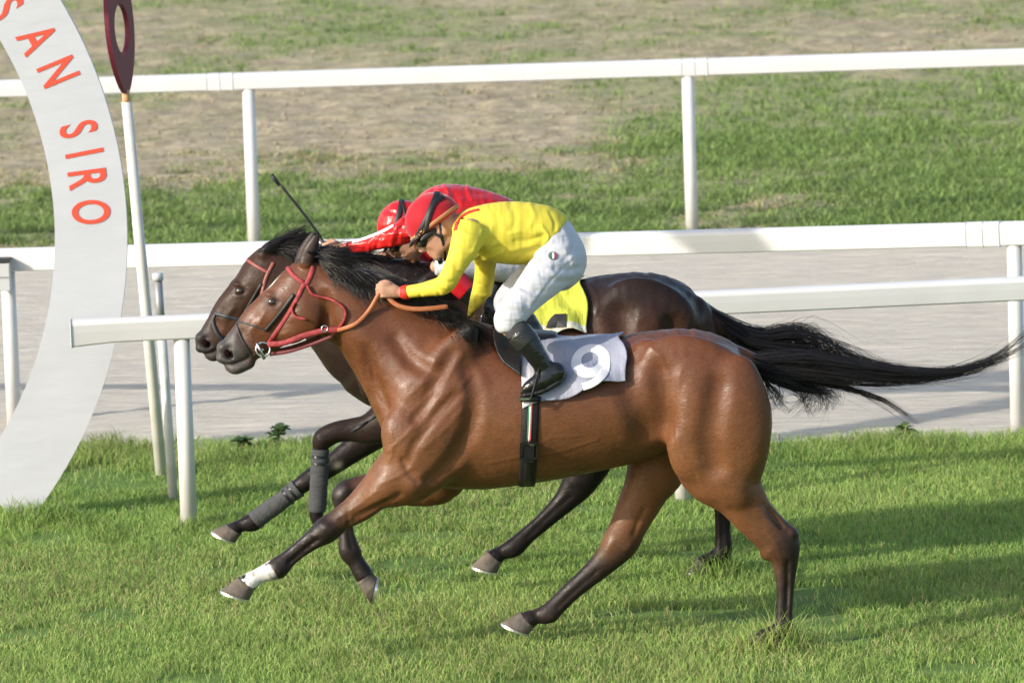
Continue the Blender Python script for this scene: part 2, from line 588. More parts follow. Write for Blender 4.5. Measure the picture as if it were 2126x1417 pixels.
m_ground = surf_mat('ground_field', (0.1, 0.12, 0.04), (0.2, 0.18, 0.09), (0.32, 0.27, 0.17), 0.6, 0.05, 6)
m_turf = surf_mat('turf_soil', (0.11, 0.19, 0.045), (0.145, 0.235, 0.06), (0.2, 0.27, 0.085), 3, 0.03, 25)
m_sand = surf_mat('sand_track', (0.53, 0.48, 0.4), (0.63, 0.58, 0.49), (0.7, 0.65, 0.555), 9, 0.05, 14, stretch=(0.22, 1.5, 1))
sheet('ground', [(-900, -300), (900, -300), (900, 1800), (-900, 1800)], -0.03, m_ground)
XL, XR = -60, 60
sheet('grass_track', [(XL, -60), (XR, -60), (XR, line_y(E1, E2, 4)), (4, line_y(E1, E2, 4)), (-4, line_y(E1, E2, -4)), (XL, line_y(E1, E2, -4))], 0.0, m_turf)
EW = line_y(E1, E2, -4) - 1.0

# sand track: a fine grid with harrow furrows running along the track
def grid_sheet(x0, x1, nx, y0, y1, ny):
    x = np.linspace(x0, x1, nx); y = np.linspace(y0, y1, ny)
    Xg, Yg = np.meshgrid(x, y, indexing='ij')
    i = np.arange(nx - 1)[:, None] * ny + np.arange(ny - 1)[None, :]
    F = np.stack([i, i + ny, i + ny + 1, i + 1], -1).reshape(-1, 4)
    return Xg.ravel(), Yg.ravel(), F
FY = max(F1[1], F2[1]) + 1.5
x, y, F = grid_sheet(-14, 14, 300, EW, FY, 700)
p = np.stack([x * 0.9, y * 9, 0 * x], 1)
z = -0.03 + 0.014 * fbm(p, 3, 5) + 0.02 * fbm(np.stack([x * 6, y * 14, 0 * x], 1), 2, 9)
o = obj('sand_track', np.stack([x, y, z - 0.004], 1), F, m_sand); o['kind'] = 'structure'
for nm, xa, xb in (('sand_track', XL, -14), ('sand_track', 14, XR)):
    sheet(nm, [(xa, EW), (xb, EW), (xb, FY), (xa, FY)], -0.02, m_sand)

# infield beyond the far rail: dry soil with grass growing in patches
def green_amount(x, y):
    px, py = proj(np.stack([x, y, 0 * x], 1))
    v = py + 0.033 * (px - CW / 2)
    n = 0.55 * fbm(np.stack([x * 0.55, y * 0.32, 0 * x], 1), 4, 21) + 0.45 * fbm(np.stack([x * 2.3, y * 1.9, 0 * x], 1), 3, 27)
    strip = sstep(310, 410, v)
    right = sstep(950, 1500, px) * sstep(110, 250, v + 0.06 * (px - 1400)) * 1.0
    top = sstep(190, 60, v) * 0.36 + 0.14
    mid = -0.25 * sstep(150, 220, v) * sstep(340, 280, v) * sstep(1300, 900, px)
    return np.clip((n - 0.5) * 2.6 + np.maximum(np.maximum(strip * 0.78, right), top) + mid, 0, 1)
x, y, F = grid_sheet(-22, 22, 560, min(F1[1], F2[1]) - 1.0, 62, 760)
edge = F1[1] + (F2[1] - F1[1]) * (x - F1[0]) / (F2[0] - F1[0]) 
g = green_amount(x, y)
soil = np.array([0.37, 0.3, 0.22]); dry = np.array([0.32, 0.28, 0.165]); grn = np.array([0.2, 0.24, 0.095])
n1 = fbm(np.stack([x * 3, y * 2, 0 * x], 1), 4, 3)[:, None]
col = soil * (1 - n1) + dry * n1
col = col * (0.5 + fbm(np.stack([x * 7, y * 5, 0 * x], 1), 4, 31)[:, None])
col = col * (1 - 0.75 * g[:, None]) + grn * 0.75 * g[:, None]
z = -0.01 + 0.06 * (fbm(np.stack([x * 2.2, y * 2.2, 0 * x], 1), 3, 4) - 0.4) + 0.03 * fbm(np.stack([x * 9, y * 9, 0 * x], 1), 2, 6)
z = np.where(y < edge, -0.06, z)
m_inf = mat('infield_soil', (1, 1, 1), 0.95, 0.1, vcol=True, bump=0.02, bscale=14, var=0.22, vscale=9)
o = obj('infield_ground', np.stack([x, y, z], 1), F, m_inf, col=col); o['kind'] = 'structure'

# stones lying on the dry soil are grains of the ground: one object
ns = 5200
sx = rng.uniform(-7.5, 7.5, ns); sy = rng.uniform(F2[1] + 0.4, 36, ns)
keep = green_amount(sx, sy) < 0.45; sx, sy = sx[keep], sy[keep]
base = np.array([[1, 0, 0], [-1, 0, 0], [0, 1, 0], [0, -1, 0], [0, 0, 1], [0, 0, -1]], float)
sz = 0.008 + 0.018 * rng.random(len(sx)) ** 3
Vs = base[None] * (sz[:, None, None] * rng.uniform(0.6, 1.3, (len(sx), 6, 1))) * np.array([1.3, 1, 0.7])
Vs = Vs + np.stack([sx, sy, 0.015 + 0 * sx], 1)[:, None, :]
fo = np.array([[0, 2, 4], [2, 1, 4], [1, 3, 4], [3, 0, 4], [2, 0, 5], [1, 2, 5], [3, 1, 5], [0, 3, 5]])
Fs = (np.arange(len(sx))[:, None, None] * 6 + fo[None]).reshape(-1, 3)
cs = np.repeat((np.array([0.33, 0.28, 0.21]) * rng.uniform(0.6, 1.15, (len(sx), 1))), 6, axis=0)
o = obj('soil_clods', Vs.reshape(-1, 3), Fs, mat('clod', (1, 1, 1), 0.9, 0.2, vcol=True), smooth=False, col=cs)
tag(o, 'small pale stones and clods strewn over the dry infield soil', 'stones', kind='stuff')

def blades(x, y, z, hgt, wid, lean, col, rng, droop=0.35):
    n = len(x)
    a = rng.uniform(0, 2 * math.pi, n)
    s = np.stack([np.cos(a), np.sin(a), 0 * a], 1) * (wid / 2)[:, None]
    b = rng.uniform(0, 2 * math.pi, n)
    ln = np.stack([np.cos(b), np.sin(b), 0 * b], 1) * (hgt * lean)[:, None]
    base = np.stack([x, y, z], 1)
    up = np.stack([0 * x, 0 * x, hgt], 1)
    mid = base + up * 0.55 + ln * 0.35
    tip = base + up * (1 - droop * lean)[:, None] + ln
    V = np.stack([base - s, base + s, mid + s * 0.75, mid - s * 0.75, tip], 1).reshape(-1, 3)
    i = np.arange(n)[:, None] * 5
    T = np.concatenate([i + np.array([[0, 1, 2]]), i + np.array([[0, 2, 3]]), i + np.array([[3, 2, 4]])])
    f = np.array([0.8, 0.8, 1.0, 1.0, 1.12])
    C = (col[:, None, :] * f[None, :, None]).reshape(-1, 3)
    return V, T, C

m_grass = mat('grass_blade', (1, 1, 1), 0.5, 0.25, vcol=True, trans=0.32)

# close-mown lush turf the horses gallop on
NB = 330000
x = rng.uniform(-3.6, 3.6, NB); y = rng.uniform(-1.7, 6.4, NB)
xo = rng.uniform(-8, 8, 170000); yo = rng.uniform(-5, 6.4, 170000)        # thinner turf outside the frame
ko = (np.abs(xo) > 3.6) | (yo < -1.7)
x = np.append(x, xo[ko]); y = np.append(y, yo[ko])
eg = line_y(E1, E2, x) + 0.22 * (fbm(np.stack([x * 2.5, 0 * x, 0 * x], 1), 3, 2) - 0.5) * 2
keep = y < eg; x, y, eg = x[keep], y[keep], eg[keep]
n1 = fbm(np.stack([x * 1.3, y * 0.8, 0 * x], 1), 3, 11); n2 = fbm(np.stack([x * 5, y * 3, 0 * x], 1), 2, 12)
n3 = fbm(np.stack([x * 0.5, y * 0.5, 0 * x], 1), 2, 19)
clump = sstep(0.42, 0.75, n2)
h = 0.034 + 0.022 * n1 + 0.026 * clump * rng.random(len(x)) + 0.016 * rng.random(len(x))
verge = sstep(-1.1, 0.0, y - eg)
h = h * (1 + 1.2 * verge * (0.4 + n2)) * (0.75 + 0.25 * rng.random(len(x)))
for (hx, hy, rr, up_) in ((1590, 1352, 0.16, 1.5), (1630, 1345, 0.14, 1.4), (1470, 1196, 0.17, 1.3), (1500, 1190, 0.14, 1.3), (20, 1086, 0.3, 0.8), (60, 1086, 0.25, 0.8), (385, 1098, 0.12, 0.6)):
    q = G(hx, hy); h = h * (1 + up_ * np.exp(-(((x - q[0]) / rr) ** 2 + ((y - q[1]) / (rr * 0.7)) ** 2)))
w = 0.0034 + 0.0022 * rng.random(len(x))
lean = 0.25 + 0.75 * rng.random(len(x))
t = np.clip(n1 * 1.3 - 0.25 + rng.normal(0, 0.18, len(x)), 0, 1)[:, None]
ca, cb = np.array([0.225, 0.36, 0.08]), np.array([0.38, 0.5, 0.14])
col = ca * (1 - t) + cb * t
yel = (rng.random(len(x)) < 0.08 + 0.18 * sstep(0.55, 0.7, n3))[:, None]
col = np.where(yel, np.array([0.4, 0.38, 0.16]), col) * rng.uniform(0.82, 1.14, (len(x), 1))
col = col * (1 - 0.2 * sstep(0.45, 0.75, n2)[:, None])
bare = sstep(0.66, 0.74, fbm(np.stack([x * 2.2, y * 2.6, 0 * x], 1), 2, 44))
keep = rng.random(len(x)) > bare * 0.85
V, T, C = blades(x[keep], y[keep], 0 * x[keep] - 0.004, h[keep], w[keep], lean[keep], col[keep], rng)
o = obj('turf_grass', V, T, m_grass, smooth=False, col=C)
tag(o, 'lush green mown turf of the grass racing track', 'grass', kind='stuff')

# rough tufts in the infield
def tufts(n, y0, y1, seed, name, label, per=7, x0=-9, x1=9):
    r = np.random.default_rng(seed)
    x = r.uniform(x0, x1, n); y = y0 + (y1 - y0) * r.random(n) ** 1.35
    g = green_amount(x, y)
    dryg = r.random(n) < 0.34
    keep = (r.random(n) < g ** 1.1 * (0.45 + 0.9 * vnoise(np.stack([x * 4, y * 3, 0 * x], 1), 8))) | (dryg & (r.random(n) < 0.5))
    keep &= y > line_y(F1, F2, x) + 0.05
    x, y, g, dryg = x[keep], y[keep], g[keep], dryg[keep]
    k = len(x)
    X = np.repeat(x, per) + r.normal(0, 0.035, k * per); Yy = np.repeat(y, per) + r.normal(0, 0.035, k * per)
    hh = np.repeat((0.045 + 0.05 * r.random(k)) * (0.6 + 0.75 * g), per) * r.uniform(0.5, 1.2, k * per)
    c = np.where((dryg & (g < 0.5))[:, None], np.array([0.4, 0.34, 0.19]), np.array([0.23, 0.29, 0.1]) * (1 - 0.5 * g[:, None]) + np.array([0.18, 0.31, 0.075]) * 0.5 * g[:, None])
    c = np.repeat(c * r.uniform(0.6, 1.25, (k, 1)), per, axis=0) * r.uniform(0.8, 1.2, (k * per, 1))
    V, T, C = blades(X, Yy, 0 * X - 0.01, hh, 0.008 + 0.007 * r.random(k * per), 0.3 + 0.8 * r.random(k * per), c, r)
    o = obj(name, V, T, m_grass, smooth=False, col=C)
    tag(o, label, 'grass', kind='stuff')
tufts(46000, F2[1], 23, 5, 'infield_grass', 'rough green grass growing in a strip behind the far white rail')
tufts(34000, 23, 50, 6, 'dry_grass', 'sparse dry grass tufts on the bare soil at the top', 6, -11, 11)

# ------------------------------------------------------------------ white running rails
m_rail = mat('white_plastic', (0.62, 0.62, 0.615), 0.35, 0.5, var=0.03, vscale=5, tint=(0.5, 0.49, 0.45, 0.18))
m_post = mat('white_post', (0.6, 0.6, 0.595), 0.4, 0.5, var=0.06, vscale=7, tint=(0.55, 0.54, 0.47, 0.3))
m_joint = mat('rail_sleeve', (0.615, 0.615, 0.61), 0.4, 0.5)

def rail_profile(hh, dd):
    """closed outline (depth, height) of the extruded rail: domed top, hollow-looking lower lip; top at 0"""
    p = []
    for a in np.linspace(0, math.pi, 9):
        p.append((-math.cos(a) * dd / 2, -hh * 0.22 + math.sin(a) * hh * 0.22))
    p += [(dd * 0.5, -hh * 0.5), (dd * 0.47, -hh * 0.93), (dd * 0.44, -hh), (-dd * 0.44, -hh), (-dd * 0.47, -hh * 0.93), (-dd * 0.5, -hh * 0.5)]
    return p

def extrude(prof, A, B, flare=None, n=2):
    A, B = np.array(A, float), np.array(B, float)
    t = (B - A) / np.linalg.norm(B - A)
    side = np.cross(t, [0, 0, 1.0]); side /= np.linalg.norm(side)     # to the camera side or away
    up = np.cross(side, t)
    V = []
    k = len(prof)
    for i in range(n):
        c = A + (B - A) * i / (n - 1)
        s = 1.0 if flare is None else flare(i / (n - 1))
        for (d, z) in prof:
            V.append(c + side * d * s + up * (z * s + (s - 1) * 0.02))
    F = []
    for i in range(n - 1):
        for j in range(k):
            l = (j + 1) % k
            F.append((i * k + j, i * k + l, (i + 1) * k + l, (i + 1) * k + j))
    F.append(tuple(range(k))); F.append(tuple((n - 1) * k + j for j in range(k - 1, -1, -1)))
    return V, F

def make_rail(label, baseA, baseB, posts, x_from, x_to, top_px, hh, dd, rpost, joints, end=None, name='running_rail'):
    """straight rail over the ground line baseA-baseB; posts at parameters along it; top height from two pixels"""
    A, B = np.array(baseA), np.array(baseB)
    d = (B - A); d[2] = 0; d /= np.linalg.norm(d)
    n = np.array([-d[1], d[0], 0])
    q0, q1 = [on_plane(px, py, A, n) for (px, py) in top_px]
    s0, s1 = np.dot(q0 - A, d), np.dot(q1 - A, d)
    zt = lambda s: q0[2] + (q1[2] - q0[2]) * (s - s0) / (s1 - s0)
    at = lambda s, z: A + d * s + np.array([0, 0, z])
    root = thing(name, A * np.array([1, 1, 0]), label, 'rail')
    prof = rail_profile(hh, dd)
    def sx(px, py): return float(np.dot(on_plane(px, py, A, n) - A, d))
    a, b = sx(*x_from), sx(*x_to)
    cuts = [a] + sorted(sx(*j) for j in joints) + [b]
    for i in range(len(cuts) - 1):
        c0, c1 = cuts[i], cuts[i + 1]
        fl = None; nn = 2
        if end and i == 0:
            fl = lambda t: 1 + 0.16 * max(0, 1 - t * 9) ** 1.3; nn = 60
        V, F = extrude(prof, at(c0, zt(c0)), at(c1, zt(c1)), fl, nn)
        o = obj('rail_section', V, F, m_rail, root, smooth=False)
        bevel(o, 0.006, 2)
    for j in joints:
        s = sx(*j)
        pf = [(u * 1.03, v * 1.03 + 0.002) for (u, v) in prof]
        V, F = extrude(pf, at(s - 0.09, zt(s - 0.09)), at(s + 0.09, zt(s + 0.09)))
        bevel(obj('rail_sleeve', V, F, m_joint, root, smooth=False), 0.004, 2)
    for (px, py) in posts:
        s = sx(px, py)
        b0 = at(s, -0.05); t0 = at(s, zt(s) - hh * 0.85)
        V, F = tube([b0, b0 * 0.5 + t0 * 0.5, t0], [rpost, rpost * 0.97, rpost * 0.95], 20)
        obj('post', V, F, m_post, root)
    return root, A, n

fA, fB = G(385, 1092), G(1415, 1042)
frail, fAo, fn = make_rail('white plastic rail with a flared open end directly behind the two horses', fA, fB,
    [(385, 900), (1415, 900), (2480, 900)], (146, 680), (3300, 560), [(430, 650), (2126, 573)], 0.118, 0.1, 0.042, [(1060, 640), (2300, 580)], end=True)
mA, mB = G(25, 872), G(2112, 893)
mrail, mAo, mn = make_rail('white rail standing at the near edge of the sand track', mA, mB,
    [(-1010, 700), (22, 700), (1060, 700), (2110, 700)], (-1500, 560), (3300, 440), [(0, 515), (2126, 458)], 0.128, 0.1, 0.042, [(1000, 500), (2042, 470)])
uA, uB = G(520, 516), G(1432, 486)
urail, uAo, un = make_rail('white rail far behind, on the far side of the sand track', uA, uB,
    [(-392, 300), (520, 300), (1432, 300), (2344, 300)], (-1500, 200), (3300, 80), [(0, 166), (2126, 100)], 0.118, 0.1, 0.045, [(455, 160), (1440, 130), (-700, 190)])

# ------------------------------------------------------------------ finish arch
aY = G(60, 1078)[1]
ac = P(-698, 490, aY); apx = pxm(aY)
Ro, Ri = 960 / apx, 810 / apx
m_vinyl = mat('arch_vinyl', (0.49, 0.505, 0.55), 0.55, 0.4, var=0.03, vscale=3, bump=0.006, bscale=3.5, bstretch=(1, 1, 2.5))
m_frame = mat('arch_edge', (0.66, 0.66, 0.66), 0.5)
arch = thing('finish_arch', (ac[0], aY, 0), 'tall white arch with red lettering rising at the left edge', 'arch')
th0 = -math.asin((ac[2] + 0.03) / Ro); th1 = math.pi - th0
na = 120
th = np.linspace(th0, th1, na)
def arc_panel(ri, ro, y0, y1, t=th):
    V = []
    for a in t:
        ca, sa = math.cos(a), math.sin(a)
        wob = 0.0
        for (r, yy) in ((ri, y0 + wob), ((ri + ro) / 2, y0 - 0.0005), (ro, y0 + wob), (ro, y1), (ri, y1)):
            V.append((ac[0] + r * ca, yy, ac[2] + r * sa))
    F = []
    for i in range(len(t) - 1):
        for j in range(5):
            k = (j + 1) % 5
            F.append((i * 5 + j, i * 5 + k, (i + 1) * 5 + k, (i + 1) * 5 + j))
    F.append((0, 1, 2, 3, 4)); F.append(tuple((len(t) - 1) * 5 + j for j in (4, 3, 2, 1, 0)))
    return V, F
V, F = arc_panel(Ri, Ro, aY, aY + 0.05)
obj('arch_banner', V, F, m_vinyl, arch, smooth=False)
for rr in (Ri + 0.06, Ro - 0.06):
    C = [(ac[0] + rr * math.cos(a), aY + 0.07, ac[2] + rr * math.sin(a)) for a in th]
    V, F = tube(C, 0.02, 8); obj('arch_tube', V, F, m_frame, arch)
m_letter = mat('red_print', (0.62, 0.075, 0.04), 0.5)
def glyph(ch):
    cu = bpy.data.curves.new('letter', 'FONT'); cu.body = ch; cu.size = 1; cu.align_x = 'CENTER'
    cu.offset = 0.016
    to = bpy.data.objects.new('letter', cu); COL.objects.link(to)
    dg = bpy.context.evaluated_depsgraph_get(); dg.update()
    me = bpy.data.meshes.new_from_object(to.evaluated_get(dg))
    V = np.array([v.co[:] for v in me.vertices]); F = [tuple(p.vertices) for p in me.polygons]
    bpy.data.objects.remove(to, do_unlink=True); bpy.data.meshes.remove(me); bpy.data.curves.remove(cu)
    return V, F
for ch, lx, ly in (('S', 12, 18), ('A', 78, 80), ('N', 121, 149), ('S', 163, 268), ('I', 175, 318), ('R', 182, 372), ('O', 189, 440)):
    V, F = glyph(ch)
    V[:, 1] -= (V[:, 1].min() + V[:, 1].max()) / 2; V[:, 0] -= (V[:, 0].min() + V[:, 0].max()) / 2
    hgt = V[:, 1].max() - V[:, 1].min(); sc = 80 / apx / hgt
    q = P(lx, ly, aY)
    a = math.atan2(q[2] - ac[2], q[0] - ac[0])
    er = np.array([math.cos(a), 0, math.sin(a)]); et = np.array([math.sin(a), 0, -math.cos(a)])
    W = q + (V[:, 1:2] * er + V[:, 0:1] * et * 0.6) * sc
    W[:, 1] = aY - 0.003
    k = len(W)
    W2 = W.copy(); W2[:, 1] += 0.012
    obj('letter', W, F, m_letter, arch, smooth=False)

# ------------------------------------------------------------------ finish pole with the maroon disc
pb = G(335, 985); pt = P(261, 192, pb[1])
m_pole = mat('pole_paint', (0.62, 0.61, 0.58), 0.55, var=0.1, vscale=9, tint=(0.42, 0.36, 0.28, 0.5))
m_rust = mat('rusty_collar', (0.5, 0.3, 0.17), 0.8, var=0.2, vscale=30)
m_maroon = mat('maroon_paint', (0.13, 0.018, 0.036), 0.55, 0.2)
pole = thing('finish_post', (pb[0], pb[1], 0), 'leaning white post topped by a maroon disc with an oval hole', 'post')
ppm = pxm(pb[1])
dirp = (pt - pb) / np.linalg.norm(pt - pb)
V, F = tube([pb - dirp * 0.05, pb * 0.5 + pt * 0.5, pt - dirp * 0.05], [0.031, 0.029, 0.027], 18); obj('pole', V, F, m_pole, pole)
V, F = tube([pt - dirp * 0.06, pt + dirp * 0.012], [0.024, 0.02], 16); obj('collar', V, F, m_rust, pole)
ang = rad(79.5)
ux = np.array([math.cos(ang), math.sin(ang), 0.0])
def disc_pt(u, v, off):
    nn = np.cross(ux, dirp); nn /= np.linalg.norm(nn)
    return pt + ux * u + dirp * v + nn * off
nd = 56
outer, inner = [], []
for i in range(nd):
    a = 2 * math.pi * i / nd
    s, c = math.sin(a), -math.cos(a)                # starts at the bottom
    vv = 138 + 140 * c
    wv = 104 * s * (1.0 if c > 0 else (1 - 0.30 * (-c) ** 2.0))
    outer.append((wv / ppm, vv / ppm)); inner.append((60 * s / ppm, (132 + 52 * c) / ppm))
V = []
for off in (-0.012, 0.012):
    V += [disc_pt(u, v, off) for (u, v) in outer]
    V += [disc_pt(u, v, off) for (u, v) in inner]
F = []
for i in range(nd):
    k = (i + 1) % nd
    F.append((i, k, nd + k, nd + i))
    F.append((2 * nd + i, 3 * nd + i, 3 * nd + k, 2 * nd + k))
    F.append((i, 2 * nd + i, 2 * nd + k, k))
    F.append((nd + i, nd + k, 3 * nd + k, 3 * nd + i))
obj('disc', V, F, m_maroon, pole, smooth=False)

sb = G(360, 1040); st_ = P(328, 580, sb[1])
stub = thing('marker_post', (sb[0], sb[1], 0), 'short slim white post with a grey cap between arch and rail post', 'post')
dd_ = (st_ - sb) / np.linalg.norm(st_ - sb)
V, F = tube([sb - dd_ * 0.05, sb + dd_ * 0.85], [0.024, 0.024], 14); obj('pole', V, F, m_pole, stub)
m_grey = mat('grey_metal', (0.3, 0.31, 0.31), 0.45, metal=0.4)
V, F = tube([sb + dd_ * 0.85, st_], [0.0215, 0.0215], 14); obj('sleeve', V, F, m_grey, stub)
V, F = tube([st_ - dd_ * 0.005, st_ + dd_ * 0.03, st_ + dd_ * 0.035], [0.028, 0.028, 0.012], 14); obj('cap', V, F, m_joint, stub)

# grey box fixed on the left post of the middle rail
bY = mA[1] - 0.12
bc = P(8, 572, bY); bp_ = pxm(bY)
jb = thing('junction_box', (bc[0], bY, bc[2] - 0.08), 'pale grey box with a dark lid on the rail post at the left edge', 'box')
m_box = mat('pale_grey_box', (0.5, 0.51, 0.52), 0.5)
V, F = box(bc + [0, 0, -0.004], (28 / bp_, 0.1, 58 / bp_)); bevel(obj('case', V, F, m_box, jb, smooth=False), 0.005)
V, F = box(bc + [0, 0, 33 / bp_], (30 / bp_, 0.106, 9 / bp_)); bevel(obj('lid', V, F, mat('dark_lid', (0.03, 0.03, 0.03), 0.5), jb, smooth=False), 0.003)
V, F = box(bc + [0, -0.052, -0.004], (29 / bp_, 0.004, 0.006)); obj('seam', V, F, m_grey, jb, smooth=False)

# ------------------------------------------------------------------ weeds at the edge of the sand
m_leaf = mat('weed_leaf', (0.075, 0.14, 0.035), 0.5, 0.3, trans=0.25, var=0.2)
def weed(px, py, hgt, nl, label, seed):
    r = np.random.default_rng(seed)
    b = G(px, py)
    w = thing('weed', b, label, 'plant', None)
    st = MB(); lf = MB()
    for s in range(5):
        a = r.uniform(0, 6.28); le = r.uniform(0.15, 0.5) * hgt
        tip = b + np.array([math.cos(a) * le, math.sin(a) * le * 0.6, hgt * r.uniform(0.65, 1.0)])
        c = crom([b, b * 0.45 + tip * 0.55 + [0, 0, 0.03], tip], 6)
        st.add(*tube(c, np.linspace(0.004, 0.0015, len(c)), 5))
        for q in range(nl):
            t = c[int(r.uniform(3, len(c) - 1))]
            a = r.uniform(0, 6.28); d = np.array([math.cos(a), math.sin(a), r.uniform(-0.2, 0.6)]); d /= np.linalg.norm(d)
            sd_ = np.cross(d, [0, 0, 1.0]); sd_ /= np.linalg.norm(sd_)
            L = r.uniform(0.035, 0.075); W = L * 0.32
            pts = [t, t + d * L * 0.4 + sd_ * W, t + d * L * 0.75 + sd_ * W * 0.8, t + d * L - [0, 0, L * 0.2], t + d * L * 0.75 - sd_ * W * 0.8, t + d * L * 0.4 - sd_ * W, t + d * L * 0.5 + [0, 0, -0.006]]
            lf.add(pts, [(0, 1, 6), (1, 2, 6), (2, 3, 6), (3, 4, 6), (4, 5, 6), (5, 0, 6)])
    st.build('stem', m_leaf, w); lf.build('leaves', m_leaf, w)
weed(575, 934, 0.14, 9, 'leafy weed left of the horses at the turf and sand edge', 3)
weed(505, 944, 0.08, 8, 'low weed cluster left of the taller weed at the sand edge', 4)
weed(1885, 915, 0.075, 8, 'small weed right of the horses at the sand edge', 5)

# ================================================================== HORSES
def chain_near(V, st):
    """distance of points V to the centre line of stations st (in radii) and the parameter along it 0..1"""
    q = crom(np.array(st), 3)
    best = np.full(len(V), 9e9); par = np.zeros(len(V))
    for i in range(len(q) - 1):
        v = q[i + 1, :3] - q[i, :3]; L2 = v @ v + 1e-12
        t = np.clip(((V - q[i, :3]) @ v) / L2, 0, 1)
        e = V - (q[i, :3] + t[:, None] * v)
        r = q[i, 3] + (q[i + 1, 3] - q[i, 3]) * t
        d = np.linalg.norm(e, axis=1) / r
        m = d < best
        best[m] = d[m]; par[m] = (i + t[m]) / (len(q) - 1)
    return best, par

def px_dir(dx, dy):
    v = RT * dx - UP * dy
    return v / np.linalg.norm(v)

def build_hoof(toe, heel, cor_f, cor_b, Y, parent, mh, ms, width=0.118):
    """hoof capsule between the coronet and the sole, with a metal shoe under it"""
    T, H, A, B = P(*toe, Y), P(*heel, Y), P(*cor_f, Y), P(*cor_b, Y)
    lat = np.array([0, 1.0, 0])
    n = 26
    def ring(f, b, w, out=0.0, k=2.3):
        c = (f + b) / 2; ax = (f - b) / 2
        R = []
        for i in range(n):
            a = 2 * math.pi * i / n
            ca, sa = math.cos(a), math.sin(a)
            x = math.copysign(abs(ca) ** (2 / k), ca); y = math.copysign(abs(sa) ** (2 / k), sa)
            if x < 0: x *= 0.9
            R.append(c + ax * x * (1 + out) + lat * y * w / 2 * (1 + out))
        return R
    rings = []
    up = (A + B) / 2 - (T + H) / 2
    for t, bul in ((0, 0), (0.06, 0.05), (0.12, 0.02), (0.3, 0), (0.6, 0), (0.85, 0.0), (1, 0.0)):
        f = A * (1 - t) + T * t; b = B * (1 - t) + H * t
        rings.append(ring(f, b, width * (0.74 + 0.26 * t), bul))
    nz = np.cross(T - H, lat); nz /= np.linalg.norm(nz)
    if nz @ up > 0: nz = -nz
    V = np.array(sum(rings, [])); m = len(rings)
    V = V + 0.0012 * (vnoise(V * 140, 3)[:, None] - 0.5) * np.array([1, 1, 1])
    F = [(i * n + j, i * n + (j + 1) % n, (i + 1) * n + (j + 1) % n, (i + 1) * n + j) for i in range(m - 1) for j in range(n)]
    F.append(tuple(range(n - 1, -1, -1))); F.append(tuple((m - 1) * n + j for j in range(n)))
    h = obj('hoof', V, F, mh, parent)
    # shoe: a flat rim round the sole
    o1 = np.array(ring(T, H, width, 0.03)); i1 = np.array(ring(T, H, width, -0.3))
    th = nz * 0.011
    S = np.concatenate([o1 + nz * 0.001, i1 + nz * 0.001, o1 + th, i1 + th])
    F = []
    for j in range(n):
        k = (j + 1) % n
        F += [(j, n + j, n + k, k), (2 * n + j, 2 * n + k, 3 * n + k, 3 * n + j), (j, k, 2 * n + k, 2 * n + j), (n + j, 3 * n + j, 3 * n + k, n + k)]
    obj('shoe', S, F, ms, h, smooth=False)
    return h

m_shoe = mat('horseshoe', (0.75, 0.76, 0.78), 0.3, metal=0.9)
m_hoofA = mat('hoof_horn', (0.105, 0.09, 0.078), 0.75, 0.2, var=0.35, vscale=25, bump=0.002, bscale=60, tint=(0.2, 0.16, 0.11, 0.6))
def coat(name, rough, spec):
    m = mat(name, (1, 1, 1), rough, spec, vcol=True, rvar=0.14, var=0.12, vscale=9, bump=0.0016, bscale=34,
            bump2=[(0.004, 6, (1.0, 1.0, 2.4, 0, 0.7, 0)), (0.0012, 70, (1, 1, 2.5, 0, 0.5, 0))])
    N = m.node_tree.nodes; L = m.node_tree.links; b = N['Principled BSDF']
    src = b.inputs['Base Color'].links[0].from_socket
    tc = N.new('ShaderNodeTexCoord'); mp = N.new('ShaderNodeMapping'); mp.inputs['Scale'].default_value = (1, 1, 5)
    mp.inputs['Rotation'].default_value = (0, 0.5, 0)
    nz = N.new('ShaderNodeTexNoise'); nz.inputs['Scale'].default_value = 55; nz.inputs['Detail'].default_value = 5; nz.inputs['Roughness'].default_value = 0.7
    mr = N.new('ShaderNodeMapRange'); mr.inputs[1].default_value = 0.3; mr.inputs[2].default_value = 0.7; mr.inputs[3].default_value = 0.74; mr.inputs[4].default_value = 1.28
    mx = N.new('ShaderNodeMix'); mx.data_type = 'RGBA'; mx.blend_type = 'MULTIPLY'; mx.inputs[0].default_value = 1
    L.new(tc.outputs['Object'], mp.inputs[0]); L.new(mp.outputs[0], nz.inputs['Vector']); L.new(nz.outputs['Fac'], mr.inputs[0])
    L.new(src, mx.inputs[6]); L.new(mr.outputs[0], mx.inputs[7]); L.new(mx.outputs[2], b.inputs['Base Color'])
    return m
m_coat = coat('bay_coat', 0.46, 0.31)
m_coatD = coat('dark_coat', 0.43, 0.16)

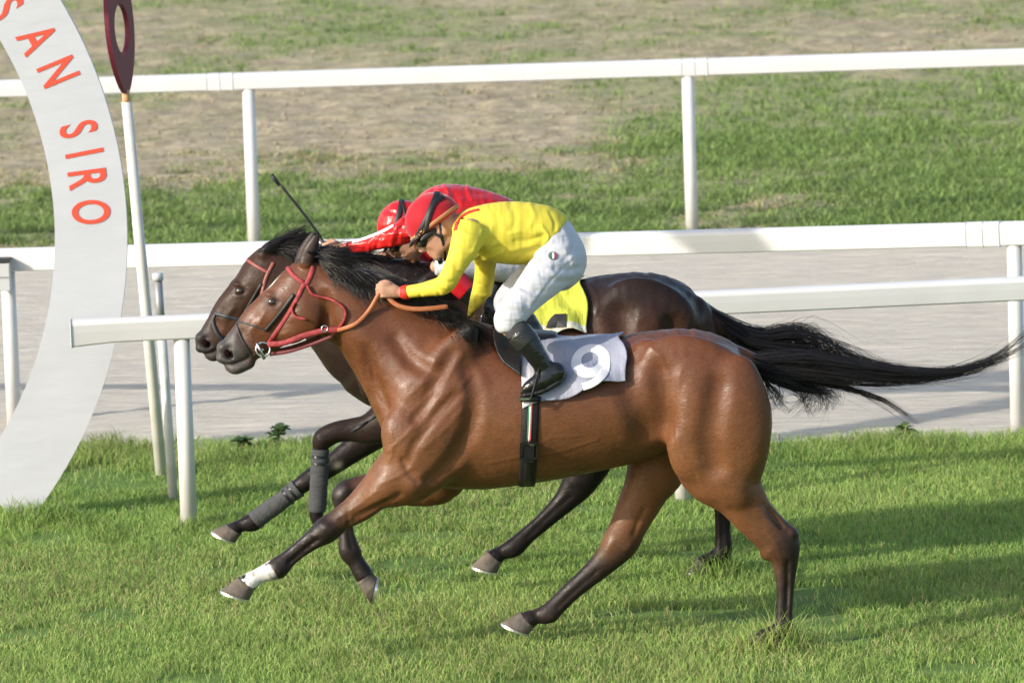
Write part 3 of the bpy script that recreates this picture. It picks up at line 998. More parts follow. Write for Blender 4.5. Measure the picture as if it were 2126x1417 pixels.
def veins(V, Q, paths, sig, amp, Yc):
    """raise thin veins and skin folds along photo-pixel paths on the near side"""
    n = np.zeros_like(V)
    a, b, c = V[Q[:, 0]], V[Q[:, 1]], V[Q[:, 2]]
    fn = np.cross(b - a, c - a)
    for j in range(4): np.add.at(n, Q[:, j], fn)
    n /= np.linalg.norm(n, axis=1)[:, None] + 1e-12
    px, py = proj(V)
    h = np.zeros(len(V))
    for (pts, s, am) in paths:
        q = crom(np.array(pts, float), 6)
        x0, y0 = q.min(0) - 20; x1, y1 = q.max(0) + 20
        sel = np.where((px > x0) & (px < x1) & (py > y0) & (py < y1) & (n[:, 1] < 0.1))[0]
        if len(sel) == 0: continue
        p = np.stack([px[sel], py[sel]], 1)
        d = np.full(len(sel), 1e9)
        for i in range(len(q) - 1):
            v = q[i + 1] - q[i]
            t = np.clip(((p - q[i]) @ v) / (v @ v + 1e-9), 0, 1)
            d = np.minimum(d, np.linalg.norm(p - q[i] - t[:, None] * v, axis=1))
        h[sel] += am * np.exp(-(d / s) ** 2)
    return V + n * h[:, None]
VEINS = [([(552, 645), (540, 672), (556, 700)], 3, 0.0022), ([(596, 690), (575, 702), (560, 722)], 3, 0.002), ([(530, 668), (520, 690), (524, 708)], 3, 0.002),
    ([(752, 762), (757, 792), (768, 822), (784, 848)], 3.4, 0.003), ([(766, 762), (772, 792), (782, 812)], 3.2, 0.0028), ([(782, 772), (784, 796), (792, 826)], 3.2, 0.0028), ([(742, 742), (752, 775), (764, 806)], 3.2, 0.0025),
    ([(805, 938), (826, 918), (850, 895), (872, 868)], 3.5, 0.0026), ([(790, 1004), (822, 990), (852, 972)], 3.5, 0.003), ([(808, 960), (816, 930), (812, 900)], 3.5, 0.0024),
    ([(850, 860), (890, 822), (930, 780), (960, 735)], 6, 0.003), ([(840, 830), (880, 790), (905, 750)], 6, 0.0026), ([(865, 905), (905, 868), (945, 820), (975, 780)], 5, 0.0026), ([(880, 930), (925, 890), (960, 850)], 5, 0.0026),
    ([(1010, 962), (1080, 948), (1160, 938), (1240, 912)], 3.4, 0.0018), ([(1130, 850), (1165, 838), (1210, 842)], 3, 0.0016), ([(1120, 920), (1150, 908), (1200, 905)], 3, 0.0016),
    ([(1110, 974), (1160, 972), (1215, 962)], 3.5, 0.0022), ([(1115, 984), (1165, 981), (1205, 972)], 3.5, 0.0022), ([(870, 1004), (930, 1010), (985, 1006)], 4, 0.002),
    ([(1402, 870), (1405, 910), (1420, 950)], 4, 0.0022), ([(1450, 990), (1475, 1020), (1510, 1050)], 3.5, 0.0024), ([(1350, 720), (1375, 745), (1390, 790), (1392, 840)], 6, 0.003),
    ([(1590, 1100), (1612, 1128), (1622, 1160)], 3.5, 0.0024), ([(1618, 1190), (1617, 1240), (1615, 1285)], 3, 0.0018), ([(640, 1108), (610, 1135), (580, 1160)], 3, 0.002), ([(700, 1075), (740, 1052), (780, 1020)], 3.5, 0.0026),
    # grooves between bone and tendon, and the knobs of the joints
    ([(660, 1119), (628, 1146), (598, 1171)], 4.5, -0.0055), ([(1636, 1165), (1635, 1230), (1632, 1286)], 4.5, -0.0055), ([(1240, 1186), (1198, 1222), (1158, 1260)], 4.5, -0.0055), ([(722, 1065), (724, 1100), (730, 1135)], 4, -0.0045),
    ([(1588, 1048), (1606, 1070), (1622, 1092)], 6, -0.007), ([(1338, 1056), (1324, 1085), (1316, 1108)], 6, -0.006), ([(668, 1088), (676, 1094)], 10, 0.005), ([(690, 1104), (694, 1108)], 7, 0.004), ([(648, 1108), (656, 1112)], 7, 0.004),
    ([(1600, 1146), (1608, 1156)], 9, 0.004), ([(1268, 1128), (1262, 1140)], 9, 0.004), ([(1300, 1140), (1308, 1132)], 6, 0.004), ([(720, 1012), (712, 1026)], 8, 0.004), ([(582, 1190), (586, 1194)], 6, 0.004), ([(1148, 1284), (1152, 1284)], 6, 0.004),
    ([(742, 1140), (746, 1142)], 6, 0.003), ([(800, 1040), (760, 1066), (725, 1086)], 5, -0.004)]

m_hair = mat('horse_hair', (0.011, 0.009, 0.009), 0.38, 0.5)
m_eye = mat('horse_eye', (0.02, 0.009, 0.005), 0.06, 0.6, coat=0.5)

class Horse: pass

def surf_y(S, px, py, Yc, side=-1):
    """depth (relative to Yc) at which the flank is met under photo pixel px,py"""
    ys = np.arange(0.40, -0.02, -0.004)
    for y in ys:
        q = P(px, py, Yc + side * y)
        i = np.round((q - S.lo) / S.h).astype(int)
        if np.any(i < 0) or np.any(i >= S.n): continue
        if S.D[i[0], i[1], i[2]] < 0: return side * y
    return None

def apply_relief(S, Yc, muscles, cuts):
    """muscles: (px, py, along px, across px, proud m, k, angle[, side]); cuts: list of (px, py, r px, depth m), k"""
    for m in muscles:
        x, y, a, b, proud, k, ang = m[:7]; side = m[7] if len(m) > 7 else -1
        ys = surf_y(S, x, y, Yc, side)
        if ys is None: continue
        L = 0.055
        yc = ys - side * (L - proud)
        s = pxm(Yc + ys)
        u = px_dir(math.cos(rad(ang)), math.sin(rad(ang))); v = px_dir(-math.sin(rad(ang)), math.cos(rad(ang)))
        S.ell(P(x, y, Yc + yc), (a / s, b / s, L), k, [u, v, (0, 1, 0)])
    for c in cuts:
        st, k = c[:2]; side = c[2] if len(c) > 2 else -1
        out = []
        for (x, y, r, dep) in st:
            ys = surf_y(S, x, y, Yc, side)
            if ys is None: continue
            out.append((x, y, r, ys + side * (r / pxm(Yc) - dep), 1.0))
        if len(out) > 1: S.chain(cen(out, Yc), k, mode='sub')

def make_horse(Yc, torso, neck, head, legs, muscles, cuts, ears, bbox, h, dock=None, extra=None):
    lo = np.minimum(P(bbox[0], bbox[3], Yc), P(bbox[0], bbox[1], Yc)); hi = P(bbox[2], bbox[1], Yc)
    lo = np.array([P(bbox[0], bbox[1], Yc)[0] - 0.05, Yc - 0.42, -0.06]); hi = np.array([P(bbox[2], bbox[1], Yc)[0] + 0.05, Yc + 0.42, P(bbox[2], bbox[1], Yc)[2] + 0.03])
    S = SDF(lo, hi, h)
    S.chain(edges(torso, Yc), 0.0, cap=0.35)
    S.chain(edges(neck, Yc), 0.10)
    for lg in legs:
        for (st, k) in lg['parts']:
            S.chain(edges(st, Yc), k, cap0=0.5)
    apply_relief(S, Yc, muscles, cuts)
    for (st, k, w) in head:
        S.chain(edges(st, Yc) if w == 'e' else cen(st, Yc), k)
    if extra: extra(S, Yc)
    for (st, st2) in ears:
        S.chain(cen(st, Yc), 0.012, cap=0.6); S.chain(cen(st2, Yc), 0.004, mode='sub')
    if dock: S.chain(cen(dock, Yc), 0.02)
    return S

# ---------------------------------------------------------------- near horse: bright bay
def near_spec():
    torso = [((815, 790), (815, 922), 0, 1.25), ((858, 705), (862, 1004), 0, 0.82), ((930, 662), (930, 1014), 0, 0.74), ((1010, 676), (1010, 1017), 0, 0.82),
             ((1100, 696), (1100, 1004), 0, 0.95), ((1200, 704), (1200, 984), 0, 1.02), ((1290, 699), (1290, 963), 0, 1.05), ((1360, 684), (1368, 930), 0, 1.08),
             ((1430, 682), (1440, 895), 0, 1.18), ((1500, 710), (1510, 890), 0, 1.2), ((1540, 738), (1548, 860), 0, 1.25)]
    neck = [((640, 545), (672, 680), 0, 0.62), ((705, 548), (700, 706), 0, 0.6), ((790, 568), (738, 742), 0, 0.62), ((862, 608), (772, 800), 0, 0.68), ((925, 660), (808, 868), 0, 0.78)]
    fore_n = [((880, 868), (960, 975), -0.19, 0.62), ((806, 925), (890, 1030), -0.19, 0.72), ((767, 981), (806, 1052), -0.19, 0.8), ((730, 1024), (762, 1079), -0.18, 0.8), ((694, 1055), (722, 1098), -0.175, 0.85),
              ((660, 1078), (696, 1121), -0.17, 0.9), ((640, 1099), (670, 1132), -0.17, 0.86), ((612, 1125), (636, 1152), -0.165, 0.78), ((584, 1147), (610, 1173), -0.16, 0.8),
              ((560, 1162), (590, 1196), -0.16, 0.9), ((530, 1180), (549, 1207), -0.16, 0.95), ((502, 1194), (531, 1222), -0.16, 1.1)]
    fore_f = [((900, 890), (960, 990), 0.17, 0.7), ((880, 950), (930, 1042), 0.17, 0.75), ((800, 972), (808, 1046), 0.16, 0.8), ((735, 990), (748, 1040), 0.15, 0.9), ((706, 1000), (728, 1050), 0.145, 0.9),
              ((694, 1030), (734, 1052), 0.14, 0.9), ((700, 1075), (733, 1072), 0.14, 0.82), ((704, 1110), (736, 1106), 0.14, 0.82), ((703, 1145), (748, 1138), 0.14, 0.9), ((722, 1172), (755, 1157), 0.14, 0.95), ((738, 1203), (772, 1180), 0.14, 1.1)]
    hind_n = [((1388, 795), (1555, 800), -0.17, 0.7), ((1384, 850), (1599, 850), -0.18, 0.66), ((1392, 910), (1600, 900), -0.185, 0.62), ((1402, 965), (1588, 945), -0.185, 0.6), ((1440, 1008), (1574, 975), -0.18, 0.66), ((1482, 1046), (1580, 998), -0.175, 0.72),
              ((1524, 1090), (1598, 1040), -0.17, 0.72), ((1560, 1122), (1632, 1082), -0.165, 0.72), ((1581, 1143), (1656, 1108), -0.16, 0.7), ((1601, 1166), (1656, 1140), -0.16, 0.78), ((1609, 1195), (1652, 1178), -0.16, 0.74),
              ((1612, 1225), (1649, 1222), -0.16, 0.78), ((1611, 1270), (1646, 1270), -0.16, 0.8), ((1606, 1298), (1646, 1303), -0.16, 0.9), ((1594, 1302), (1624, 1326), -0.16, 0.95), ((1572, 1310), (1600, 1338), -0.16, 1.1)]
    hind_f = [((1310, 850), (1450, 850), 0.15, 0.75), ((1304, 950), (1430, 965), 0.155, 0.7), ((1296, 1000), (1392, 1020), 0.155, 0.75), ((1280, 1046), (1364, 1064), 0.155, 0.78), ((1266, 1088), (1342, 1098), 0.15, 0.8),
              ((1252, 1118), (1328, 1126), 0.15, 0.72), ((1237, 1148), (1296, 1160), 0.15, 0.72), ((1205, 1182), (1246, 1204), 0.15, 0.76), ((1170, 1215), (1205, 1236), 0.15, 0.78), ((1138, 1246), (1172, 1268), 0.15, 0.85), ((1122, 1258), (1152, 1288), 0.15, 0.95),
              ((1104, 1266), (1118, 1292), 0.15, 0.95), ((1086, 1270), (1110, 1302), 0.15, 1.1)]
    legs = [dict(parts=[(fore_n, 0.05)]), dict(parts=[(fore_f, 0.05)]), dict(parts=[(hind_n, 0.06)]), dict(parts=[(hind_f, 0.05)])]
    muscles = [
        (905, 790, 135, 46, 0.010, 0.05, -55),     # shoulder blade
        (925, 872, 112, 54, 0.026, 0.05, -58),     # triceps
        (872, 915, 80, 46, 0.014, 0.04, -30),
        (836, 895, 44, 44, 0.006, 0.05, 60),       # point of the shoulder
        (858, 1002, 32, 24, 0.014, 0.025, -20),     # elbow
        (815, 1000, 66, 30, 0.012, 0.025, -40),    # forearm extensor
        (785, 735, 120, 34, 0.009, 0.05, 50),      # brachiocephalic
        (740, 640, 90, 34, 0.008, 0.04, 38),       # splenius
        (1350, 742, 40, 24, 0.007, 0.045, 55),     # hip point
        (1440, 765, 95, 62, 0.004, 0.09, 25),      # gluteal
        (1545, 860, 50, 120, 0.008, 0.06, -4),     # biceps femoris
        (1432, 880, 46, 110, 0.009, 0.06, 6),      # quadriceps
        (1512, 1000, 60, 38, 0.010, 0.03, 48),     # gaskin
        (1642, 1107, 17, 14, 0.008, 0.012, 0),     # point of hock
        (1600, 1140, 20, 26, 0.006, 0.012, 40),
        (679, 1100, 28, 20, 0.008, 0.014, -40),    # knee
        (576, 1181, 19, 17, 0.006, 0.010, -30),    # fetlock
        (1440, 790, 100, 80, 0.006, 0.09, 10, 1), (900, 850, 100, 60, 0.02, 0.04, -50, 1)]
    cuts = [
        ([(975, 770, 12, 0.004), (985, 830, 14, 0.010), (972, 900, 14, 0.014), (935, 965, 14, 0.012), (895, 1000, 10, 0.006)], 0.04),    # behind the triceps
        ([(935, 735, 9, 0.003), (893, 815, 10, 0.010), (862, 868, 8, 0.006)], 0.03),
        ([(950, 815, 7, 0.004), (905, 862, 8, 0.009), (862, 920, 8, 0.006), (846, 960, 6, 0.003)], 0.022),
        ([(1492, 800, 14, 0.0005), (1482, 860, 18, 0.003), (1474, 915, 18, 0.005), (1484, 970, 14, 0.002)], 0.06),       # thigh groove
        ([(1372, 775, 14, 0.002), (1376, 830, 18, 0.005), (1376, 880, 18, 0.005)], 0.07),     # flank hollow
        ([(1300, 790, 14, 0.001), (1325, 850, 18, 0.006), (1345, 905, 20, 0.006)], 0.07),
        ([(1598, 1062, 6, 0.004), (1618, 1086, 7, 0.009), (1634, 1098, 5, 0.004)], 0.014),     # in front of the Achilles tendon
        ([(1634, 1170, 3.5, 0.003), (1633, 1230, 3.5, 0.005), (1632, 1285, 3.5, 0.003)], 0.010),
        ([(655, 1121, 3.5, 0.003), (628, 1142, 3.5, 0.005), (600, 1166, 3.5, 0.003)], 0.010),
        ([(760, 730, 9, 0.003), (775, 790, 11, 0.009), (800, 850, 10, 0.008)], 0.04),          # jugular groove
        ([(820, 700, 9, 0.002), (850, 745, 11, 0.007), (890, 770, 9, 0.003)], 0.04),
        ([(830, 1028, 4, 0.003), (780, 1052, 5, 0.006), (735, 1073, 4, 0.003)], 0.014),
        ([(836, 955, 5, 0.003), (848, 980, 6, 0.006), (870, 1000, 5, 0.003)], 0.014),
        ([(1060, 720, 14, 0.002), (1150, 740, 18, 0.006), (1260, 745, 16, 0.003)], 0.06),
    ]
    head = [
        ([((628, 536), (668, 640), 0, 0.62), ((602, 554), (660, 672), 0, 0.66), ((578, 580), (634, 694), 0, 0.68), ((551, 606), (600, 712), 0, 0.64), ((524, 632), (572, 727), 0, 0.56),
          ((496, 666), (548, 738), 0, 0.6), ((470, 697), (526, 748), 0, 0.72), ((462, 718), (508, 752), 0, 0.86)], 0.035, 'e'),
        ([(636, 655, 38, -0.045, 0.75), (600, 690, 20, -0.04, 0.8)], 0.03, 'c'), ([(636, 655, 38, 0.045, 0.75), (600, 690, 20, 0.04, 0.8)], 0.03, 'c'),   # cheeks
        ([(516, 752, 14, 0, 1.5), (490, 764, 13, 0, 1.7), (476, 762, 9, 0, 1.7)], 0.014, 'c'),    # lower lip and chin
        ([(459, 742, 11, 0, 1.9), (478, 745, 13, 0, 1.9)], 0.014, 'c'),                          # upper lip
    ]
    def extra(S, Yc, f=lambda x, y: (x, y), g=1.0):
        def on(pts, k, side):
            out = []
            for (x, y, r, dep) in pts:
                X, Y_ = f(x, y)
                ys = surf_y(S, X, Y_, Yc, side)
                if ys is None: continue
                out.append((X, Y_, r * g, ys + side * (r * g / pxm(Yc) - dep), 1.0))
            if out: S.chain(cen(out, Yc), k, mode='sub')
        def bump(x, y, a, b, proud, k, ang, side):
            X, Y_ = f(x, y)
            apply_relief(S, Yc, [(X, Y_, a * g, b * g, proud, k, ang, side)], [])
        for s in (-1, 1):
            bump(470, 728, 22, 17, 0.012, 0.012, 50, s)
            bump(640, 655, 44, 40, 0.010, 0.02, 60, s)
            bump(612, 688, 30, 22, 0.007, 0.02, -20, s)
            bump(566, 613, 20, 7, 0.010, 0.010, 15, s)
            bump(566, 638, 18, 5, 0.004, 0.010, 8, s)
            bump(540, 668, 36, 6, 0.006, 0.015, -52, s)
            on([(475, 721, 6, 0.012), (467, 730, 10, 0.03), (477, 737, 9, 0.03)], 0.005, s)          # nostril
            on([(560, 628, 6, 0.006), (567, 627, 8, 0.010), (575, 627, 6, 0.006)], 0.006, s)          # eye socket
            on([(462, 755, 2.5, 0.005), (480, 756, 3, 0.007), (505, 748, 3, 0.007), (526, 733, 2.5, 0.004)], 0.006, s)   # mouth line
            on([(600, 640, 8, 0.003), (580, 668, 8, 0.004), (560, 690, 7, 0.003)], 0.02, s)
            on([(585, 724, 5, 0.003), (555, 735, 5, 0.003)], 0.012, s)
            on([(675, 612, 9, 0.003), (680, 650, 10, 0.007), (670, 690, 9, 0.006)], 0.02, s)           # behind the jowl
            on([(500, 690, 7, 0.003), (510, 715, 7, 0.004), (520, 730, 6, 0.003)], 0.02, s)
    ears = [([(634, 548, 15, -0.05, 0.9), (642, 524, 15, -0.056, 0.75), (654, 498, 10, -0.058, 0.7), (665, 473, 2.5, -0.056, 0.8)],
             [(630, 534, 6, -0.082, 0.7), (639, 518, 7, -0.083, 0.6), (646, 504, 4, -0.078, 0.6)]),
            ([(626, 546, 15, 0.05, 0.9), (634, 522, 15, 0.056, 0.75), (646, 496, 10, 0.058, 0.7), (658, 473, 2.5, 0.056, 0.8)],
             [(618, 536, 7, 0.082, 0.7), (628, 514, 8, 0.083, 0.6)])]
    return torso, neck, head, legs, muscles, cuts, ears, extra

H1 = Horse(); H1.Y = 0.0
torso, neck, head, legs, muscles, cuts, ears, extra = near_spec()
H1.S = S = make_horse(0.0, torso, neck, head, legs, muscles, cuts, ears, (440, 465, 1665, 1340), 0.0072, dock=[(1535, 745, 26, 0, 0.9), (1562, 752, 20, 0, 1), (1600, 760, 13, 0, 1)], extra=extra)
V, Q = S.mesh()
V = veins(V, Q, VEINS, 0, 0, 0.0)
H1.V, H1.Q = V, Q; H1.bvh = bvh_of(V, Q)

def bay_color(V, Yc, legs, blk, brown, tan, topc, black_from):
    px, py = proj(V)
    n = fbm(V * 6, 3, 2)[:, None]
    c = brown * (0.85 + 0.3 * n)
    # lighter towards the belly and the flank, darker along the topline: the coat's own pattern
    b = sstep(0.72, 1.0, py / 1000.0)[:, None] * 0.55
    c = c * (1 - b) + tan * b
    return c
brown = np.array([0.108, 0.038, 0.0155]); tan_ = np.array([0.168, 0.076, 0.032]); blackc = np.array([0.017, 0.0115, 0.0105])
col = bay_color(V, 0, legs, None, brown, tan_, None, None)
px, py = proj(V)
def leg_black(col, V, st, a, b, dark, power=1.0):
    d, t = chain_near(V, edges(st, 0.0) if True else st)
    m = (sstep(a, b, t + 0.05 * (fbm(V * 25, 2, 8) - 0.5)) * (d < 1.7))[:, None]
    return col * (1 - m) + dark * m
fn_, ff_, hn_, hf_ = [l['parts'][0][0] for l in legs]
for st, a, b in ((fn_, 0.2, 0.46), (ff_, 0.16, 0.38), (hn_, 0.36, 0.55), (hf_, 0.26, 0.52)):
    col = leg_black(col, V, st, a, b, blackc * (0.8 + 0.5 * fbm(V * 18, 2, 5)[:, None]))
# hock and knee fronts keep some brown
m = np.exp(-(((px - 1258) / 26) ** 2 + ((py - 1120) / 40) ** 2))[:, None] * 0.75
col = col * (1 - m) + tan_ * 0.9 * m
m = np.exp(-(((px - 1596) / 26) ** 2 + ((py - 1150) / 60) ** 2))[:, None] * 0.6
col = col * (1 - m) + tan_ * 0.8 * m
# white near-fore pastern with dark spots
d, t = chain_near(V, edges(fn_, 0.0))
wm = (sstep(0.825, 0.85, t + 0.05 * (fbm(V * 45, 2, 4) - 0.5)) * (d < 1.8))
spots = sstep(0.62, 0.7, vnoise(V * 75, 6)) * sstep(0.9, 0.97, t)
wm = (wm * (1 - spots))[:, None]
col = col * (1 - wm) + np.array([0.62, 0.6, 0.58]) * wm
# muzzle, eye surround, ear backs
mz = sstep(560, 488, px + 0.5 * (735 - py) + 18 * (fbm(V * 30, 2, 3) - 0.5))[:, None] * ((px < 620) & (py < 800))[:, None]
col = col * (1 - mz) + np.array([0.062, 0.055, 0.053]) * mz
hd = (px < 690) & (py < 760)
em = np.exp(-(((px - 567) / 21) ** 2 + ((py - 627) / 15) ** 2))[:, None] * hd[:, None] * 0.85
col = col * (1 - em) + blackc * em
eb = (sstep(556, 540, py) * (px > 612) * (px < 690))[:, None] * 0.9
col = col * (1 - eb) + blackc * 1.4 * eb
cr = (sstep(0.0, -30, (py - 548) - 0.42 * (px - 660)) * (px > 640) * (px < 930))[:, None] * 0.6
col = col * (1 - cr) + blackc * 1.5 * cr
star = np.exp(-(((px - 566) / 11) ** 2 + ((py - 588) / 22) ** 2)) * (np.abs(V[:, 1]) < 0.022)
col = col * (1 - star[:, None] * 0.85) + np.array([0.5, 0.48, 0.45]) * star[:, None] * 0.85
nm = np.exp(-(((px - 471) / 11) ** 2 + ((py - 732) / 10) ** 2))[:, None]  # nostril hollow: its shade painted near-black into the coat colour
col = col * (1 - nm) + np.array([0.008, 0.004, 0.004]) * nm
dk = (sstep(1556, 1572, px) * (py < 800) * (np.abs(V[:, 1]) < 0.06))[:, None]
col = col * (1 - dk) + blackc * dk
horse1 = thing('horse', (V[:, 0].mean(), 0, 0), 'bright bay horse in front with grey number cloth and one white pastern', 'horse')
obj('body', V, Q, m_coat, horse1, col=col)
for args in (((459, 1223), (522, 1243), (496, 1197), (531, 1222), -0.16), ((770, 1252), (783, 1196), (741, 1208), (771, 1184), 0.14),
             ((1042, 1291), (1102, 1315), (1082, 1270), (1110, 1302), 0.15), ((1540, 1338), (1600, 1342), (1566, 1312), (1600, 1330), -0.16)):
    build_hoof(*args, horse1, m_hoofA, m_shoe)
def eye(px_, py_, Y, r, parent):
    c = P(px_, py_, Y)
    V, F = [], []
    nu, nv = 16, 10
    for i in range(nv + 1):
        a = math.pi * i / nv
        for j in range(nu):
            b = 2 * math.pi * j / nu
            V.append(c + r * np.array([math.sin(a) * math.cos(b), math.sin(a) * math.sin(b) * 0.8, math.cos(a) * 0.85]))
    for i in range(nv):
        for j in range(nu):
            k = (j + 1) % nu
            F.append((i * nu + j, i * nu + k, (i + 1) * nu + k, (i + 1) * nu + j))
    return obj('eye', V, F, m_eye, parent)
def put_eyes(H, S, x, y, r, parent):
    for s in (-1, 1):
        ys = surf_y(S, x, y, H.Y, s)
        eye(x, y, H.Y + ys - s * (r * 0.8 - 0.0135), r, parent)
m_nost = mat('nostril_shade', (0.012, 0.005, 0.005), 0.9, 0.0)  # near-black blob colour standing in for the shade inside the nostril hole
def put_nostrils(H, S, x, y, parent):
    for s in (-1, 1):
        ys = surf_y(S, x, y, H.Y, s)
        if ys is None: continue
        c = P(x, y, H.Y + ys + s * 0.0015)
        u, v = px_dir(0.5, 0.86), px_dir(-0.86, 0.5)
        Vv, F = [], []
        for i in range(7):
            a = math.pi * i / 6
            for j in range(14):
                b = 2 * math.pi * j / 14
                Vv.append(c + u * 0.019 * math.sin(a) * math.cos(b) + v * 0.0135 * math.sin(a) * math.sin(b) + np.array([0, 0.007, 0]) * math.cos(a))
        F = [(i * 14 + j, i * 14 + (j + 1) % 14, (i + 1) * 14 + (j + 1) % 14, (i + 1) * 14 + j) for i in range(6) for j in range(14)]
        obj('nostril', Vv, F, m_nost, parent)
put_nostrils(H1, S, 472, 733, horse1)
put_eyes(H1, S, 567, 627, 0.027, horse1)

# ---------------------------------------------------------------- far horse: dark bay, half hidden behind the bay
H2 = Horse(); H2.Y = 1.6
zc = complex(-75, 107) / complex(-96, 105)
def fh(x, y):
    w = complex(500, 604) + zc * complex(x - 567, y - 627)
    return (w.real, w.imag)
gh = abs(zc)
def ft(p): return (748 + (p[0] - 800) * 0.94, (p[1] - 678) * 0.94 + 561)
def far_spec():
    torso, neck, head, legs, muscles, cuts, ears, extra = near_spec()
    torso = [(ft(a), ft(b), Y, w) for (a, b, Y, w) in torso]
    muscles = [((*ft(m[:2]), m[2] * 0.94, m[3] * 0.94) + tuple(m[4:])) for m in muscles if m[1] < 960 and m[0] > 800 and m[4] != 0.007]
    cuts = [([(*ft((x, y)), r * 0.94, d) for (x, y, r, d) in c[0]],) + tuple(c[1:]) for c in cuts if c[0][0][1] < 960 and c[0][0][0] > 860]
    neck = [((556, 514), (592, 650), 0, 0.62), ((640, 512), (622, 690), 0, 0.6), ((725, 520), (665, 716), 0, 0.62), ((798, 536), (700, 765), 0, 0.68), ((862, 552), (745, 825), 0, 0.78)]
    hd = []
    for (st, k, w) in head:
        if w == 'e': hd.append(([(fh(*a), fh(*b), Y, q) for (a, b, Y, q) in st], k, w))
        else: hd.append(([(*fh(x, y), r * gh, Y, q) for (x, y, r, Y, q) in st], k, w))
    ea = [tuple([(*fh(x, y), r * gh, Y, q) for (x, y, r, Y, q) in part] for part in e) for e in ears]
    fore_n = [((820, 740), (880, 860), -0.18, 0.7), ((800, 815), (850, 905), -0.18, 0.75), ((768, 855), (775, 922), -0.17, 0.8), ((730, 867), (735, 917), -0.16, 0.85), ((690, 876), (710, 916), -0.155, 0.9), ((655, 896), (690, 924), -0.15, 0.9),
              ((649, 930), (681, 930), -0.15, 0.85), ((647, 967), (680, 967), -0.15, 0.8), ((645, 1010), (678, 1010), -0.15, 0.8), ((642, 1045), (675, 1050), -0.15, 0.88), ((643, 1074), (671, 1066), -0.15, 0.95), ((654, 1094), (674, 1074), -0.15, 0.95), ((668, 1104), (682, 1080), -0.15, 1.1)]
    fore_f = [((820, 790), (870, 900), 0.16, 0.7), ((785, 852), (808, 922), 0.16, 0.8), ((738, 893), (760, 948), 0.155, 0.82), ((690, 935), (714, 976), 0.15, 0.86), ((652, 962), (680, 996), 0.15, 0.9), ((618, 988), (646, 1015), 0.15, 0.88), ((592, 1012), (614, 1037), 0.15, 0.8), ((560, 1036), (582, 1062), 0.15, 0.8), ((530, 1057), (552, 1084), 0.15, 0.85),
              ((512, 1068), (538, 1098), 0.15, 0.92), ((490, 1080), (503, 1101), 0.15, 0.95), ((474, 1088), (502, 1108), 0.15, 1.1)]
    hind_n = [((1170, 720), (1400, 740), -0.17, 0.6), ((1190, 830), (1330, 850), -0.18, 0.66), ((1186, 910), (1290, 930), -0.18, 0.7), ((1176, 962), (1262, 975), -0.175, 0.74), ((1165, 1000), (1234, 1010), -0.17, 0.7), ((1148, 1034), (1196, 1046), -0.17, 0.74),
              ((1112, 1072), (1142, 1094), -0.17, 0.78), ((1076, 1103), (1106, 1124), -0.17, 0.82), ((1052, 1122), (1084, 1148), -0.17, 0.92), ((1030, 1136), (1046, 1160), -0.17, 0.95), ((1014, 1143), (1043, 1168), -0.17, 1.1)]
    hind_f = [((1270, 680), (1450, 690), 0.17, 0.66), ((1300, 780), (1470, 780), 0.18, 0.64), ((1340, 870), (1478, 850), 0.18, 0.62), ((1400, 930), (1490, 890), 0.17, 0.68), ((1440, 968), (1508, 928), 0.165, 0.72), ((1466, 1005), (1524, 985), 0.16, 0.72), ((1481, 1050), (1519, 1046), 0.16, 0.74),
              ((1484, 1100), (1517, 1100), 0.16, 0.8), ((1482, 1142), (1519, 1146), 0.16, 0.9), ((1470, 1146), (1496, 1170), 0.16, 0.95), ((1450, 1155), (1474, 1182), 0.16, 1.1)]
    ea = [tuple([(x, y, r, sg * Y, q) for (x, y, r, Y, q) in part] for part in ([(546, 532, 14, 0.05, 0.9), (558, 516, 14, 0.056, 0.75), (574, 504, 9, 0.058, 0.7), (592, 494, 2.5, 0.056, 0.8)], [(556, 524, 6, 0.082, 0.7), (566, 514, 6, 0.08, 0.6)])) for sg in (-1, 1)]
    legs = [dict(parts=[(l, 0.05)]) for l in (fore_n, fore_f, hind_n, hind_f)]
    return torso, neck, hd, legs, muscles, cuts, ea, (lambda S, Yc: extra(S, Yc, fh, gh))
torso, neck, head, legs, muscles, cuts, ears, extra = far_spec()
H2.S = S = make_horse(H2.Y, torso, neck, head, legs, muscles, cuts, ears, (395, 440, 1575, 1200), 0.0078,
    dock=[(1440, 640, 26, 0, 0.9), (1490, 672, 24, 0, 1), (1545, 704, 18, 0, 1), (1590, 716, 8, 0, 1)], extra=extra)
V, Q = S.mesh()
V = veins(V, Q, [([(664, 935), (663, 990), (660, 1040)], 4, -0.004), ([(1185, 1030), (1140, 1070), (1095, 1115)], 4.5, -0.005), ([(1500, 1055), (1500, 1140)], 4.5, -0.005), ([(662, 905), (668, 915)], 9, 0.004),
    ([(1190, 1000), (1200, 1005)], 9, 0.004), ([(640, 1000), (632, 1005)], 8, 0.004), ([(1225, 590), (1240, 620), (1238, 650)], 5, 0.003), ([(488, 640), (470, 668), (462, 690)], 3, 0.0022), ([(505, 640), (492, 668)], 3, 0.002)], 0, 0, H2.Y)
H2.V, H2.Q = V, Q; H2.bvh = bvh_of(V, Q)
px, py = proj(V)
n = fbm(V * 5, 3, 2)[:, None]
drk = np.array([0.021, 0.0125, 0.0105]); bro = np.array([0.075, 0.032, 0.018]); blk = np.array([0.012, 0.0095, 0.0095])
m = (sstep(600, 720, py) * sstep(1000, 1150, px) * sstep(960, 860, py))[:, None] * 0.8
col = (drk * (1 - m) + bro * m) * (0.8 + 0.4 * n)
fx = (sstep(640, 560, px))[:, None]                               # brown on the face and muzzle
wf = fx * (0.25 + 0.5 * sstep(640, 690, py)[:, None])
col = col * (1 - wf) + bro * 1.25 * wf
